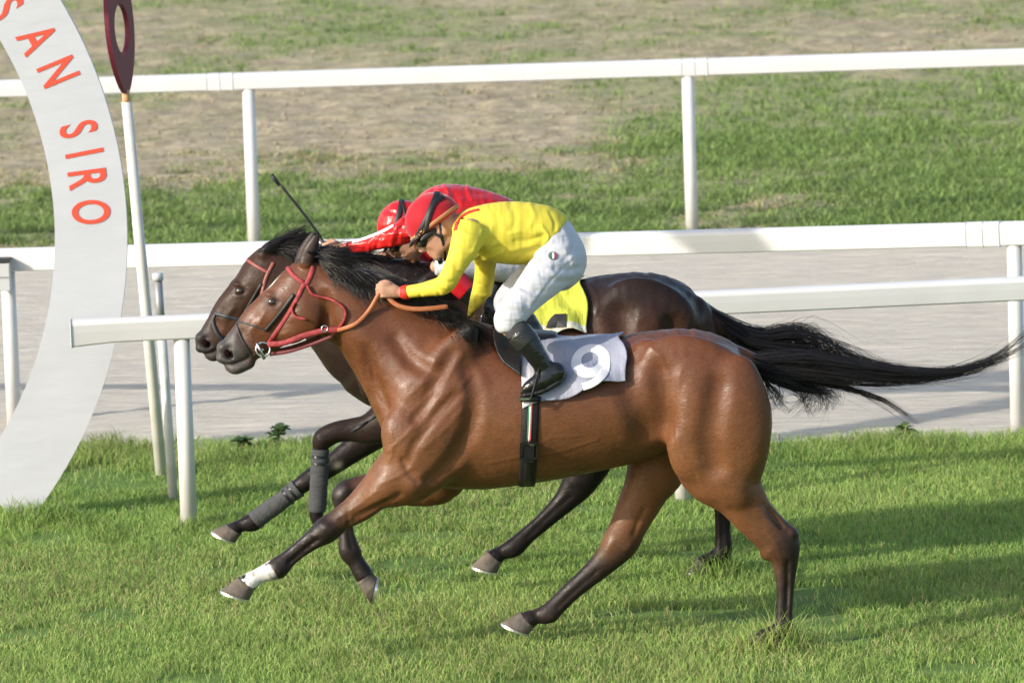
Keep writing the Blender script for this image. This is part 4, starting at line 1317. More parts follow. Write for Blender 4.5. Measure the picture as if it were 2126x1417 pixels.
mz = (sstep(478, 428, px + 0.35 * (715 - py) + 14 * (fbm(V * 30, 2, 3) - 0.5)))[:, None]
col = col * (1 - mz) + np.array([0.035, 0.03, 0.03]) * mz
lm = sstep(880, 960, py)[:, None]
col = col * (1 - lm) + blk * lm
X_, Y_ = fh(469, 731)
nm = np.exp(-(((px - X_) / 9) ** 2 + ((py - Y_) / 9) ** 2))[:, None]  # shade of the nostril hollow painted into the coat colour here too
col = col * (1 - nm) + np.array([0.006, 0.004, 0.004]) * nm
chestnut = np.exp(-(((px - 703) / 9) ** 2 + ((py - 967) / 8) ** 2))[:, None] * (V[:, 1] > H2.Y)[:, None]
col = col * (1 - chestnut) + np.array([0.2, 0.19, 0.16]) * chestnut
horse2 = thing('horse', (V[:, 0].mean(), H2.Y, 0), 'dark brown horse half hidden behind the bay, with bandaged forelegs', 'horse')
obj('body', V, Q, m_coatD, horse2, col=col)
for args in (((440, 1101), (492, 1125), (472, 1087), (503, 1108), H2.Y + 0.15), ((700, 1118), (706, 1070), (672, 1108), (684, 1078), H2.Y - 0.15),
             ((980, 1173), (1036, 1187), (1012, 1142), (1043, 1168), H2.Y - 0.17), ((1424, 1184), (1482, 1189), (1448, 1158), (1482, 1178), H2.Y + 0.16)):
    build_hoof(*args, horse2, m_hoofA, m_shoe)
put_nostrils(H2, S, *fh(472, 733), horse2)
put_eyes(H2, S, 500, 604, 0.027, horse2)
m_band = mat('grey_bandage', (0.06, 0.062, 0.066), 0.85, 0.2, var=0.12, vscale=30, bump=0.004, bscale=18, bstretch=(1, 1, 9))
m_bandF = mat('grey_bandage_slant', (0.07, 0.072, 0.076), 0.85, 0.2, var=0.12, vscale=30, bump=0.004, bscale=18, bstretch=(9, 1, 3, 0, 0.62, 0))
m_tape = mat('black_tape', (0.012, 0.013, 0.018), 0.2, 0.6)
def wrap(prs, Yc, m, parent, name, fat=1.13):
    st = crom(np.array(edges(prs, Yc)), 6)
    C = st[:, :3]; T = np.gradient(C, axis=0); T /= np.linalg.norm(T, axis=1)[:, None]
    V, F = [], []
    n = 22
    for i in range(len(st)):
        l = np.array([0, 1.0, 0]) - T[i] * T[i][1]; l /= np.linalg.norm(l); u = np.cross(T[i], l)
        e = 0.0 if 0 < i < len(st) - 1 else 0.02
        r = st[i, 3] * (fat - e) + 0.0012 * math.sin(i * 1.9)
        for j in range(n):
            a = 2 * math.pi * j / n
            V.append(C[i] + r * math.cos(a) * u + r * st[i, 4] * 1.05 * math.sin(a) * l)
    for i in range(len(st) - 1):
        for j in range(n):
            k = (j + 1) % n
            F.append((i * n + j, i * n + k, (i + 1) * n + k, (i + 1) * n + j))
    F.append(tuple(range(n - 1, -1, -1))); F.append(tuple((len(st) - 1) * n + j for j in range(n)))
    return obj(name, V, F, m, parent)
bn = [((649, 932), (681, 932), -0.15, 0.85), ((647, 967), (681, 967), -0.15, 0.82), ((645, 1010), (678, 1010), -0.15, 0.84), ((642, 1045), (676, 1050), -0.15, 0.92), ((643, 1060), (674, 1062), -0.15, 0.95)]
w1 = wrap(bn, H2.Y, m_band, horse2, 'leg_bandage')
for yy in (944, 958):
    wrap([((648, yy), (681, yy), -0.15, 0.85), ((648, yy + 6), (681, yy + 6), -0.15, 0.85)], H2.Y, m_tape, w1, 'tape', 1.145)
bf = [((606, 998), (632, 1026), 0.15, 0.86), ((592, 1012), (614, 1037), 0.15, 0.84), ((560, 1036), (582, 1062), 0.15, 0.84), ((530, 1057), (552, 1084), 0.15, 0.88), ((517, 1066), (541, 1095), 0.15, 0.94)]
w2 = wrap(bf, H2.Y, m_bandF, horse2, 'leg_bandage')
for (x, y) in ((599, 1006), (588, 1015)):
    wrap([((x, y), (x + 23, y + 26), 0.15, 0.85), ((x - 5, y + 4), (x + 18, y + 30), 0.15, 0.85)], H2.Y, m_tape, w2, 'tape', 1.145)

# ---------------------------------------------------------------- manes and tails
rh = np.random.default_rng(12)
def push_out(C, H, gap=0.007):
    sh = C.shape
    flat = C.reshape(-1, 3)
    for i in range(len(flat)):
        p = flat[i]
        hit = H.bvh.ray_cast(Vector((p[0], H.Y - 1.0, p[2])), Vector((0, 1, 0)))
        if hit[0] is not None and p[1] > hit[0][1] - gap and p[1] < H.Y + 0.02 :
            p[1] = hit[0][1] - gap * (0.4 + 1.2 * ((i * 7919) % 97) / 97)
    return flat.reshape(sh)

def mane(H, crest, n, L, ang, parent, seed, seg=11, r0=0.0016, name='mane', up=0.0):
    r = np.random.default_rng(seed)
    cr_ = crom(np.array(crest, float), 8)
    t = r.random(n)
    root = np.stack([np.interp(t, np.linspace(0, 1, len(cr_)), cr_[:, i]) for i in range(2)], 1)
    k = np.floor(t * 60).astype(int)
    ca = (np.sin(k * 12.9898) * 43758.5453) % 1.0; cl = (np.sin(k * 78.233) * 12543.123) % 1.0
    a0 = np.radians(ang[0] + (ang[1] - ang[0]) * np.clip(0.65 * ca + 0.35 * r.random(n), 0, 1))
    ln = (L[0] + (L[1] - L[0]) * np.clip(0.6 * cl + 0.4 * r.random(n), 0, 1))
    S_ = np.linspace(0, 1, seg)
    C = np.zeros((n, seg, 3))
    y0 = r.normal(0, 0.016, n)
    bend = np.radians(r.normal(8, 12, n)) + np.radians(up)
    wav = r.normal(0, 3.0, n); ph = r.random(n) * 6.28
    x = root[:, 0].copy(); y = root[:, 1].copy()
    for i in range(seg):
        a = a0 + bend * S_[i] + 0.12 * np.sin(ph + S_[i] * 5)
        if i: x = x + np.cos(a) * ln / (seg - 1); y = y + np.sin(a) * ln / (seg - 1)
        side = np.clip((a0 + np.radians(12)) / np.radians(30), 0, 1)
        Yv = H.Y + y0 - (0.02 + 0.055 * side) * np.sin(S_[i] * 1.7) - 0.01
        yy = y + wav * S_[i] * np.sin(ph + 4 * S_[i])
        d = FWD[None] * FPX + RT[None] * (x - CW / 2)[:, None] - UP[None] * (yy - CH / 2)[:, None]
        C[:, i] = CAM + d * ((Yv - CAM[1]) / d[:, 1])[:, None]
    C = push_out(C, H)
    R = r0 * (0.7 + 0.7 * r.random((n, 1))) * np.clip(1.1 - S_[None] ** 2, 0.25, 1)
    return strands(C, R, name, m_hair, parent)
mane(H1, [(654, 536), (700, 548), (760, 562), (820, 584), (880, 614), (945, 660)], 2300, (50, 125), (15, 46), horse1, 3)
mane(H1, [(640, 520), (650, 520), (662, 528)], 420, (40, 110), (-16, 22), horse1, 4, name='forelock')
mane(H2, [(552, 512), (600, 508), (660, 514), (740, 532), (800, 552), (850, 572)], 1900, (50, 120), (-6, 30), horse2, 5)
mane(H2, [(536, 520), (548, 510), (566, 506)], 520, (50, 125), (-34, 6), horse2, 6, name='forelock')

def gpx(pts, Y):
    return [P(x, y, Y + (dy if len(q) > 2 else 0)) for q in pts for (x, y, dy) in [(q[0], q[1], q[2] if len(q) > 2 else 0)]]
def tail(H, groups, parent):
    Cs, Rs = [], []
    for (gs, n, sp, nz, lv, r0) in groups:
        C, R = hair_from_guides([gpx(g, H.Y) for g in gs], n, 24, rh, sp, nz, r0, lv)
        Cs.append(C); Rs.append(R)
    strands(np.concatenate(Cs), np.concatenate(Rs), 'tail', m_hair, parent)
core = [[(1555, 738), (1600, 740), (1680, 738), (1780, 758), (1880, 770), (1985, 766), (2060, 740), (2135, 672)],
        [(1562, 748), (1610, 758), (1690, 765), (1800, 778), (1900, 784), (1995, 772), (2075, 742), (2150, 690)],
        [(1566, 758), (1615, 772), (1700, 786), (1800, 796), (1890, 792), (1970, 780), (2055, 758), (2140, 725)]]
wisp = [[(1568, 758), (1640, 780), (1720, 796), (1790, 815), (1855, 845), (1918, 884)], [(1568, 760), (1640, 784), (1720, 800), (1785, 815), (1840, 832), (1890, 868)]]
hang = [[(1572, 764), (1610, 780), (1650, 788), (1672, 806), (1668, 836), (1640, 862)], [(1576, 768), (1620, 784), (1670, 796), (1704, 812), (1712, 836), (1696, 862)],
        [(1578, 772), (1640, 790), (1700, 800), (1740, 812), (1760, 826), (1768, 842)]]
lowd = [[(1580, 776), (1594, 800), (1620, 830), (1650, 850)], [(1582, 780), (1600, 810), (1618, 838), (1624, 862)]]
tail(H1, [(core, 640, (0.012, 0.03, 0.009), 0.015, 0.86, 0.0013), (wisp, 130, (0.008, 0.02, 0.006), 0.010, 0.5, 0.0013), (hang, 420, (0.012, 0.02, 0.012), 0.02, 0.4, 0.0013), (lowd, 60, (0.01, 0.01, 0.01), 0.02, 0.3, 0.001)], horse1)
t2 = [[(1470, 640), (1530, 676), (1580, 694), (1640, 684), (1700, 700), (1760, 734), (1830, 752)], [(1480, 655), (1545, 698), (1600, 710), (1680, 718), (1760, 745), (1850, 762), (1930, 770)],
      [(1480, 668), (1545, 715), (1610, 732), (1700, 752), (1800, 770), (1880, 776), (1950, 776)]]
up2 = [[(1540, 690), (1580, 688), (1620, 680), (1660, 672), (1690, 690)], [(1550, 694), (1600, 690), (1650, 688), (1700, 690), (1750, 724), (1800, 725)]]
tail(H2, [(t2, 620, (0.012, 0.03, 0.011), 0.014, 0.6, 0.0014), (up2, 110, (0.01, 0.02, 0.014), 0.035, 0.5, 0.0012)], horse2)

# ================================================================== JOCKEYS
def skin_mat(name, c): return mat(name, c, 0.5, 0.35, var=0.12, vscale=40, bump=0.0008, bscale=150, subsurf=0.12)
m_skin = skin_mat('skin', (0.42, 0.23, 0.155))
m_velvet = mat('red_velvet', (0.36, 0.008, 0.018), 0.7, 0.2, sheen=0.5, var=0.15, vscale=14, bump=0.003, bscale=14)
m_satin = mat('red_satin', (0.5, 0.012, 0.014), 0.29, 0.5, var=0.06, vscale=10, bump=0.03, bscale=4.5, bstretch=(1.2, 1.4, 4.5, 0, 0.4, 0), bump2=[(0.008, 12, (3, 1, 1))], bdetail=1.5)
m_yellow = mat('yellow_silk', (0.62, 0.53, 0.055), 0.6, 0.25, var=0.05, vscale=8, bump=0.010, bscale=5, bstretch=(4.0, 1.4, 0.8, 0, 0.25, 0), bump2=[(0.007, 5, (0.9, 1, 4.5, 0, -0.5, 0))], bdetail=1.6)
m_redtrim = mat('red_trim', (0.62, 0.025, 0.015), 0.6)
m_white = mat('white_breeches', (0.5, 0.51, 0.55), 0.6, 0.3, var=0.03, vscale=6, bump=0.011, bscale=5, bstretch=(0.9, 1.0, 4.5, 0, -0.9, 0), bump2=[(0.006, 8, (4, 1, 1, 0, 0.4, 0))], bdetail=1.6)
m_boot = mat('black_leather', (0.008, 0.008, 0.009), 0.16, 0.55, bump=0.010, bscale=11, bstretch=(1, 1, 1.5), rvar=0.06)
m_boottop = mat('boot_cuff', (0.02, 0.022, 0.022), 0.3, 0.5, bump=0.004, bscale=40, bstretch=(1, 1, 3))
m_sock = mat('grey_sock', (0.055, 0.055, 0.06), 0.85, 0.1, bump=0.006, bscale=16, bstretch=(1, 1, 5, 0, 0.3, 0))
m_blackstrap = mat('black_strap', (0.012, 0.012, 0.013), 0.5, 0.4)
m_tan = mat('tan_trim', (0.4, 0.19, 0.08), 0.65)
m_lens = mat('goggle_lens', (0.06, 0.05, 0.02), 0.05, 0.8, coat=0.6)
m_brass = mat('brass_buckle', (0.5, 0.38, 0.12), 0.3, metal=0.9)
m_redboot = mat('red_leather', (0.42, 0.01, 0.018), 0.22, 0.5, bump=0.004, bscale=20)
m_glove = mat('dark_glove', (0.05, 0.03, 0.025), 0.6)

def bbox_of(sts, pad):
    A = np.concatenate([np.array(s) for s in sts])
    R = (A[:, 3] * np.maximum(1, A[:, 4]))[:, None]
    return (A[:, :3] - R).min(0) - pad, (A[:, :3] + R).max(0) + pad

def shrink(st, f): return [[*s[:3], s[3] * f, s[4]] for s in st]
def flip(st, Yc): return [[s[0], 2 * Yc - s[1], *s[2:]] for s in st]

def solid(chains, h, k, post=None, pad=0.03):
    lo, hi = bbox_of([c[0] for c in chains], pad)
    S = SDF(lo, hi, h)
    for i, c in enumerate(chains):
        S.chain(c[0], 0.0 if i == 0 else (c[1] if len(c) > 1 else k), cap=c[2] if len(c) > 2 else 1.0)
    if post: post(S)
    return S

def ring_strap(H, pts, width, m, parent, name, off=0.004, thick=0.004, n=10):
    """strap laid over a surface along photo pixels pts"""
    c = crom(np.array(pts, float), n)
    C, N = [], []
    for (x, y) in c:
        d = ray(x, y)
        hit = H.ray_cast(Vector(CAM), Vector(d))
        if hit[0] is not None:
            C.append(np.array(hit[0])); N.append(np.array(hit[1]))
        elif C:
            C.append(CAM + d * ((C[-1][1] + 0.004 - CAM[1]) / d[1])); N.append(N[-1])
    C, N = np.array(C), np.array(N)
    for it in range(3):
        C[1:-1] = C[1:-1] * 0.5 + 0.25 * (C[:-2] + C[2:]); N[1:-1] = N[1:-1] * 0.5 + 0.25 * (N[:-2] + N[2:])
    N = N / np.linalg.norm(N, axis=1)[:, None]
    V, F = ribbon(C + N * off, N, width, thick)
    return obj(name, V, F, m, parent)

def hand_chains(wx, wy, kx, ky, Y, side, fore, dirn=(-1, 0)):
    """fist seen from its little-finger side: palm, four stacked curled fingers, thumb; side = where the back of the hand faces"""
    d = np.array(dirn, float); d /= np.linalg.norm(d); n = np.array([-d[1], d[0]])
    if n[1] < 0: n = -n
    mx, my = (wx + kx) / 2, (wy + ky) / 2
    out = [([[*P(*fore[:2], fore[2]), 0.016, 1.0], [*P(wx, wy, Y), 0.021, 0.85], [*P(mx, my, Y), 0.029, 0.62], [*P(kx, ky, Y), 0.031, 0.5]], 0.014)]
    for i in range(4):
        o = (i - 1.5) * 8.0
        ln = (0.94, 1.0, 0.96, 0.8)[i]
        q = lambda a, b: (kx + n[0] * (o + b) + d[0] * a * ln, ky + n[1] * (o + b) + d[1] * a * ln)
        pts = [(*q(-6, 0), side * 0.004), (*q(8, 0), side * 0.006), (*q(19, 2), -side * 0.006), (*q(17, 3), -side * 0.026), (*q(5, 3), -side * 0.034)]
        out.append(([[*P(x, y, Y + dy), 0.0094 - 0.0005 * j, 1] for j, (x, y, dy) in enumerate(pts)], 0.003))
    out.append(([[*P(mx - n[0] * 10, my - n[1] * 10, Y - side * 0.012), 0.012, 1], [*P(kx - n[0] * 17, ky - n[1] * 17, Y - side * 0.018), 0.0105, 1], [*P(kx + d[0] * 12 - n[0] * 15, ky + d[1] * 12 - n[1] * 15, Y - side * 0.02), 0.009, 1]], 0.006))
    return out

def head_parts(C, f, u, person, k_helm, m_helm, helm, strap_m, S_body_add):
    pass

def make_head(C, f, u, l):
    """list of operations on an SDF for a human head at C with axes f(orward), u(p), l(ateral)"""
    def app(S):
        ax = [f, u, l]
        S.ell(C, (0.096, 0.105, 0.077), 0.0, ax)
        S.ell(C + f * 0.030 - u * 0.055, (0.066, 0.072, 0.060), 0.03, ax)
        S.ell(C + f * 0.062 - u * 0.108, (0.030, 0.024, 0.034), 0.03, ax)
        for s in (-1, 1):
            S.ell(C + f * 0.055 - u * 0.045 + l * s * 0.042, (0.03, 0.022, 0.02), 0.02, ax)
            S.ell(C + f * 0.012 - u * 0.088 + l * s * 0.045, (0.045, 0.02, 0.018), 0.03, ax)
            S.ell(C + f * 0.080 - u * 0.012 + l * s * 0.03, (0.015, 0.011, 0.016), 0.01, ax, 'sub')
            S.ell(C - f * 0.010 - u * 0.030 + l * s * 0.078, (0.019, 0.033, 0.010), 0.008, ax)
            S.ell(C - f * 0.006 - u * 0.028 + l * s * 0.090, (0.009, 0.017, 0.008), 0.006, ax, 'sub')
        S.ell(C + f * 0.093 + u * 0.008, (0.014, 0.01, 0.045), 0.012, ax)
        n = np.array([[*(C + f * 0.093 - u * 0.004), 0.009, 1.0], [*(C + f * 0.112 - u * 0.045), 0.0125, 1.2], [*(C + f * 0.097 - u * 0.052), 0.011, 1.4]])
        S.chain(n, 0.01, lat=tuple(l))
        S.ell(C + f * 0.090 - u * 0.078, (0.012, 0.0065, 0.024), 0.008, ax)
        S.ell(C + f * 0.087 - u * 0.090, (0.012, 0.0075, 0.021), 0.008, ax)
        S.ell(C + f * 0.102 - u * 0.084, (0.012, 0.0016, 0.022), 0.004, ax, 'sub')
    return app

def jockey(spec):
    Yc = spec['Y']
    E = lambda prs: edges(prs, Yc)
    J = Horse()
    person = thing('person', (P(*spec['base'], Yc)[0], Yc, 0.9), spec['label'], 'person')
    J.root = person
    torso, arm_n, arm_f, pelvis, leg_n, shin_n, foot_n = [E(spec[k]) for k in ('torso', 'arm_n', 'arm_f', 'pelvis', 'leg_n', 'shin_n', 'foot_n')]
    leg_f, shin_f, foot_f = flip(leg_n, Yc), flip(shin_n, Yc), flip(foot_n, Yc)
    f, u = px_dir(*spec['fwd']), px_dir(*spec['up'])
    l = np.cross(f, u); l /= np.linalg.norm(l)
    C = P(*spec['head'], Yc + spec.get('headY', 0))
    neckb = np.array(torso[0][:3])
    neck = [[*(C - u * 0.07 - f * 0.02), 0.052, 1.0], [*(0.5 * (C - u * 0.11 - f * 0.03) + 0.5 * neckb), 0.056, 1.05], [*neckb, 0.062, 1.2]]
    # -- the body itself: one continuous surface, a little slimmer than the clothes
    chs = [(shrink(torso, 0.8),), (shrink(pelvis, 0.78), 0.04), (shrink(arm_n, 0.66), 0.03), (shrink(arm_f, 0.66), 0.03), (shrink(leg_n, 0.72), 0.03), (shrink(leg_f, 0.72), 0.03),
           (shrink(shin_n, 0.66), 0.02), (shrink(shin_f, 0.66), 0.02), (shrink(foot_n, 0.72), 0.015), (shrink(foot_f, 0.72), 0.015), (neck, 0.03)]
    chs += [(c, k) for (c, k) in spec['hands']]
    lo, hi = bbox_of([c[0] for c in chs], 0.02)
    hi = np.maximum(hi, C + 0.15); lo = np.minimum(lo, C - 0.15)
    S = SDF(lo, hi, 0.0052)
    make_head(C, f, u, l)(S)
    for c in chs: S.chain(c[0], c[1] if len(c) > 1 else 0.02)
    V, Q = S.mesh()
    obj('body', V, Q, m_skin, person)
    J.body = bvh_of(V, Q)
    # -- shirt
    def hem(S):
        a, b = P(*spec['hem'][0], Yc), P(*spec['hem'][1], Yc)
        d = (b - a) / np.linalg.norm(b - a); n = np.cross(d, [0, 1.0, 0])
        if n @ (np.array(torso[-1][:3]) - np.array(torso[0][:3])) < 0: n = -n
        # cut only the torso's end
        S.cut((a + b) / 2 + n * 0.004, n, 0.006)
        S.noise(0.0025, (13, 5, 5), 3, 2)
    armS = [arm_n[:spec['cuff_i']], arm_f]
    S = solid([(torso,), (arm_n, 0.035, 0.3), (arm_f, 0.035, 0.3)], 0.0056, 0.03, None)
    for p, a, b, rr in spec.get('folds', []):
        S.chain(cen([(*q, 4, p, 1) for q in (a, b)], Yc), 0.012, mode='sub')
    hem(S)
    V, Q = S.mesh(); V = veins(V, Q, spec.get('creases', []), 0, 0, Yc); J.shirt = bvh_of(V, Q)
    obj('shirt', V, Q, spec['m_shirt'], person)
    # -- breeches
    S = solid([(pelvis,), (leg_n, 0.05, 0.35), (leg_f, 0.05, 0.35)], 0.0058, 0.04)
    S.noise(0.002, (6, 6, 15), 9, 2)
    V, Q = S.mesh(); V = veins(V, Q, spec.get('creases_b', []), 0, 0, Yc); J.breeches = bvh_of(V, Q)
    obj('breeches', V, Q, m_white, person)
    # -- socks, boots
    for sh, ft, side in ((shin_n, foot_n, -1), (shin_f, foot_f, 1)):
        S = solid([(sh[:3],)], 0.006, 0.02)
        V, Q = S.mesh(); obj('sock', V, Q, spec.get('m_sock', m_sock), person)
        bt = [[*s[:3], s[3] * 1.06, s[4]] for s in sh[1:]]
        S = solid([(bt, 0.02, 0.35), (ft, 0.022)], 0.005, 0.02)
        S.noise(0.003, (12, 12, 22), 6, 2)
        V, Q = S.mesh(); b = obj('boot', V, Q, m_boot, person)
        if side < 0: J.boot = bvh_of(V, Q)
        cf = [[*s[:3], s[3] * 1.085, s[4]] for s in crom(np.array(sh), 6)[6:13].tolist()]
        S = solid([(cf, 0.02, 0.1)], 0.005, 0.02)
        V, Q = S.mesh(); obj('boot_cuff', V, Q, spec.get('m_cuff', m_boottop), b)
        heel = np.array(ft[0][:3]); toe = np.array(ft[-1][:3])
        dn = px_dir(*spec['sole'])
        so = [heel + dn * ft[0][3] * 0.82, (heel + toe) / 2 + dn * ft[1][3] * 0.86, toe + dn * ft[-1][3] * 0.8]
        S = solid([([[*so[0], 0.016, 1.6], [*so[1], 0.013, 2.2], [*so[2], 0.012, 2.2]],)], 0.005, 0.01)
        V, Q = S.mesh(); obj('sole', V, Q, m_blackstrap, b)
    # -- helmet
    hc = C + u * 0.030 - f * 0.004
    S = SDF(C - 0.18, C + 0.18, 0.005)
    S.ell(hc, spec.get('helm', (0.122, 0.112, 0.1)), 0.0, [f, u, l])
    S.cut(C - u * 0.004, -u, 0.012)
    pk = C + f * 0.098 + u * 0.004
    S.ell(pk, (0.045, 0.009, 0.07), 0.014, [f - u * 0.25, u + f * 0.25, l])
    S.noise(0.002, (18, 18, 18), 2, 2)
    V, Q = S.mesh(); J.helmet = bvh_of(V, Q)
    hm = obj('helmet', V, Q, spec['m_helmet'], person)
    J.C, J.f, J.u, J.l, J.hm = C, f, u, l, hm
    # trim round the rim, goggle strap, chin strap
    a = np.linspace(0, 2 * math.pi, 60)
    def around(du, rx, ry, width, m, nm, par, tilt=0.0, lo_=0.0):
        Cc, Nn = [], []
        for t in a:
            d = f * math.cos(t) + l * math.sin(t)
            o = hc + u * (du + tilt * math.cos(t))
            hit = J.helmet.ray_cast(Vector(o + d * 0.3), Vector(-d))
            if hit[0] is not None and (hit[0] - Vector(o)).length < 0.16:
                Cc.append(np.array(hit[0])); Nn.append(np.array(hit[1]))
            else:
                Cc.append(o + f * math.cos(t) * rx + l * math.sin(t) * ry); Nn.append(d)
        Cc, Nn = np.array(Cc), np.array(Nn)
        V, F = ribbon(Cc + Nn * 0.002, Nn, width, 0.0025); return obj(nm, V, F, m, par)
    around(-0.018, 0.118, 0.097, 0.017, spec.get('m_trim', m_tan), 'helmet_trim', hm)
    gs = around(0.024, 0.12, 0.098, 0.026, m_blackstrap, 'goggle_strap', person, -0.055)
    # goggles: frame and two lenses in front of the eyes
    gc = C + f * 0.088 - u * 0.022
    S = SDF(gc - 0.12, gc + 0.12, 0.0045)
    for s in (-1, 1):
        S.ell(gc + l * s * 0.034 - f * 0.008, (0.03, 0.027, 0.036), 0.02, [f, u, l])
        S.ell(C + f * 0.045 - u * 0.014 + l * s * 0.076, (0.05, 0.014, 0.008), 0.012, [f, u, l])
    V, Q = S.mesh(); g = obj('goggles', V, Q, m_blackstrap, person)
    for s in (-1, 1):
        S = SDF(gc - 0.12, gc + 0.12, 0.004)
        S.ell(gc + l * s * 0.034 + f * 0.004, (0.026, 0.02, 0.026), 0.0, [f, u, l])
        V, Q = S.mesh(); obj('lens', V, Q, m_lens, g)
    S = SDF(C - 0.2, C + 0.2, 0.005)
    for s in (-1, 1):
        S.chain([[*(C + u * 0.0 - f * 0.02 + l * s * 0.083), 0.008, 0.6], [*(C - u * 0.055 + l * s * 0.078 + f * 0.008), 0.008, 0.6], [*(C - u * 0.105 + f * 0.034 + l * s * 0.052), 0.008, 0.7], [*(C - u * 0.14 + f * 0.052), 0.0085, 1]], 0.004, lat=tuple(l))
        S.chain([[*(C + u * 0.0 + f * 0.04 + l * s * 0.080), 0.007, 0.6], [*(C - u * 0.04 + f * 0.02 + l * s * 0.082), 0.007, 0.6], [*(C - u * 0.06 + f * 0.01 + l * s * 0.078), 0.008, 0.6]], 0.004, lat=tuple(l))
    S.chain([[*(C - u * 0.128 + f * 0.075 - l * 0.03), 0.012, 0.8], [*(C - u * 0.136 + f * 0.078), 0.012, 0.9], [*(C - u * 0.128 + f * 0.075 + l * 0.03), 0.012, 0.8]], 0.01, lat=tuple(u))
    V, Q = S.mesh(); obj('chin_strap', V, Q, spec.get('m_chin', m_blackstrap), person)
    return J

def frustum(prs, Yc, m, parent, name, fat=1.05, n=26):
    return wrap(prs, Yc, m, parent, name, fat)

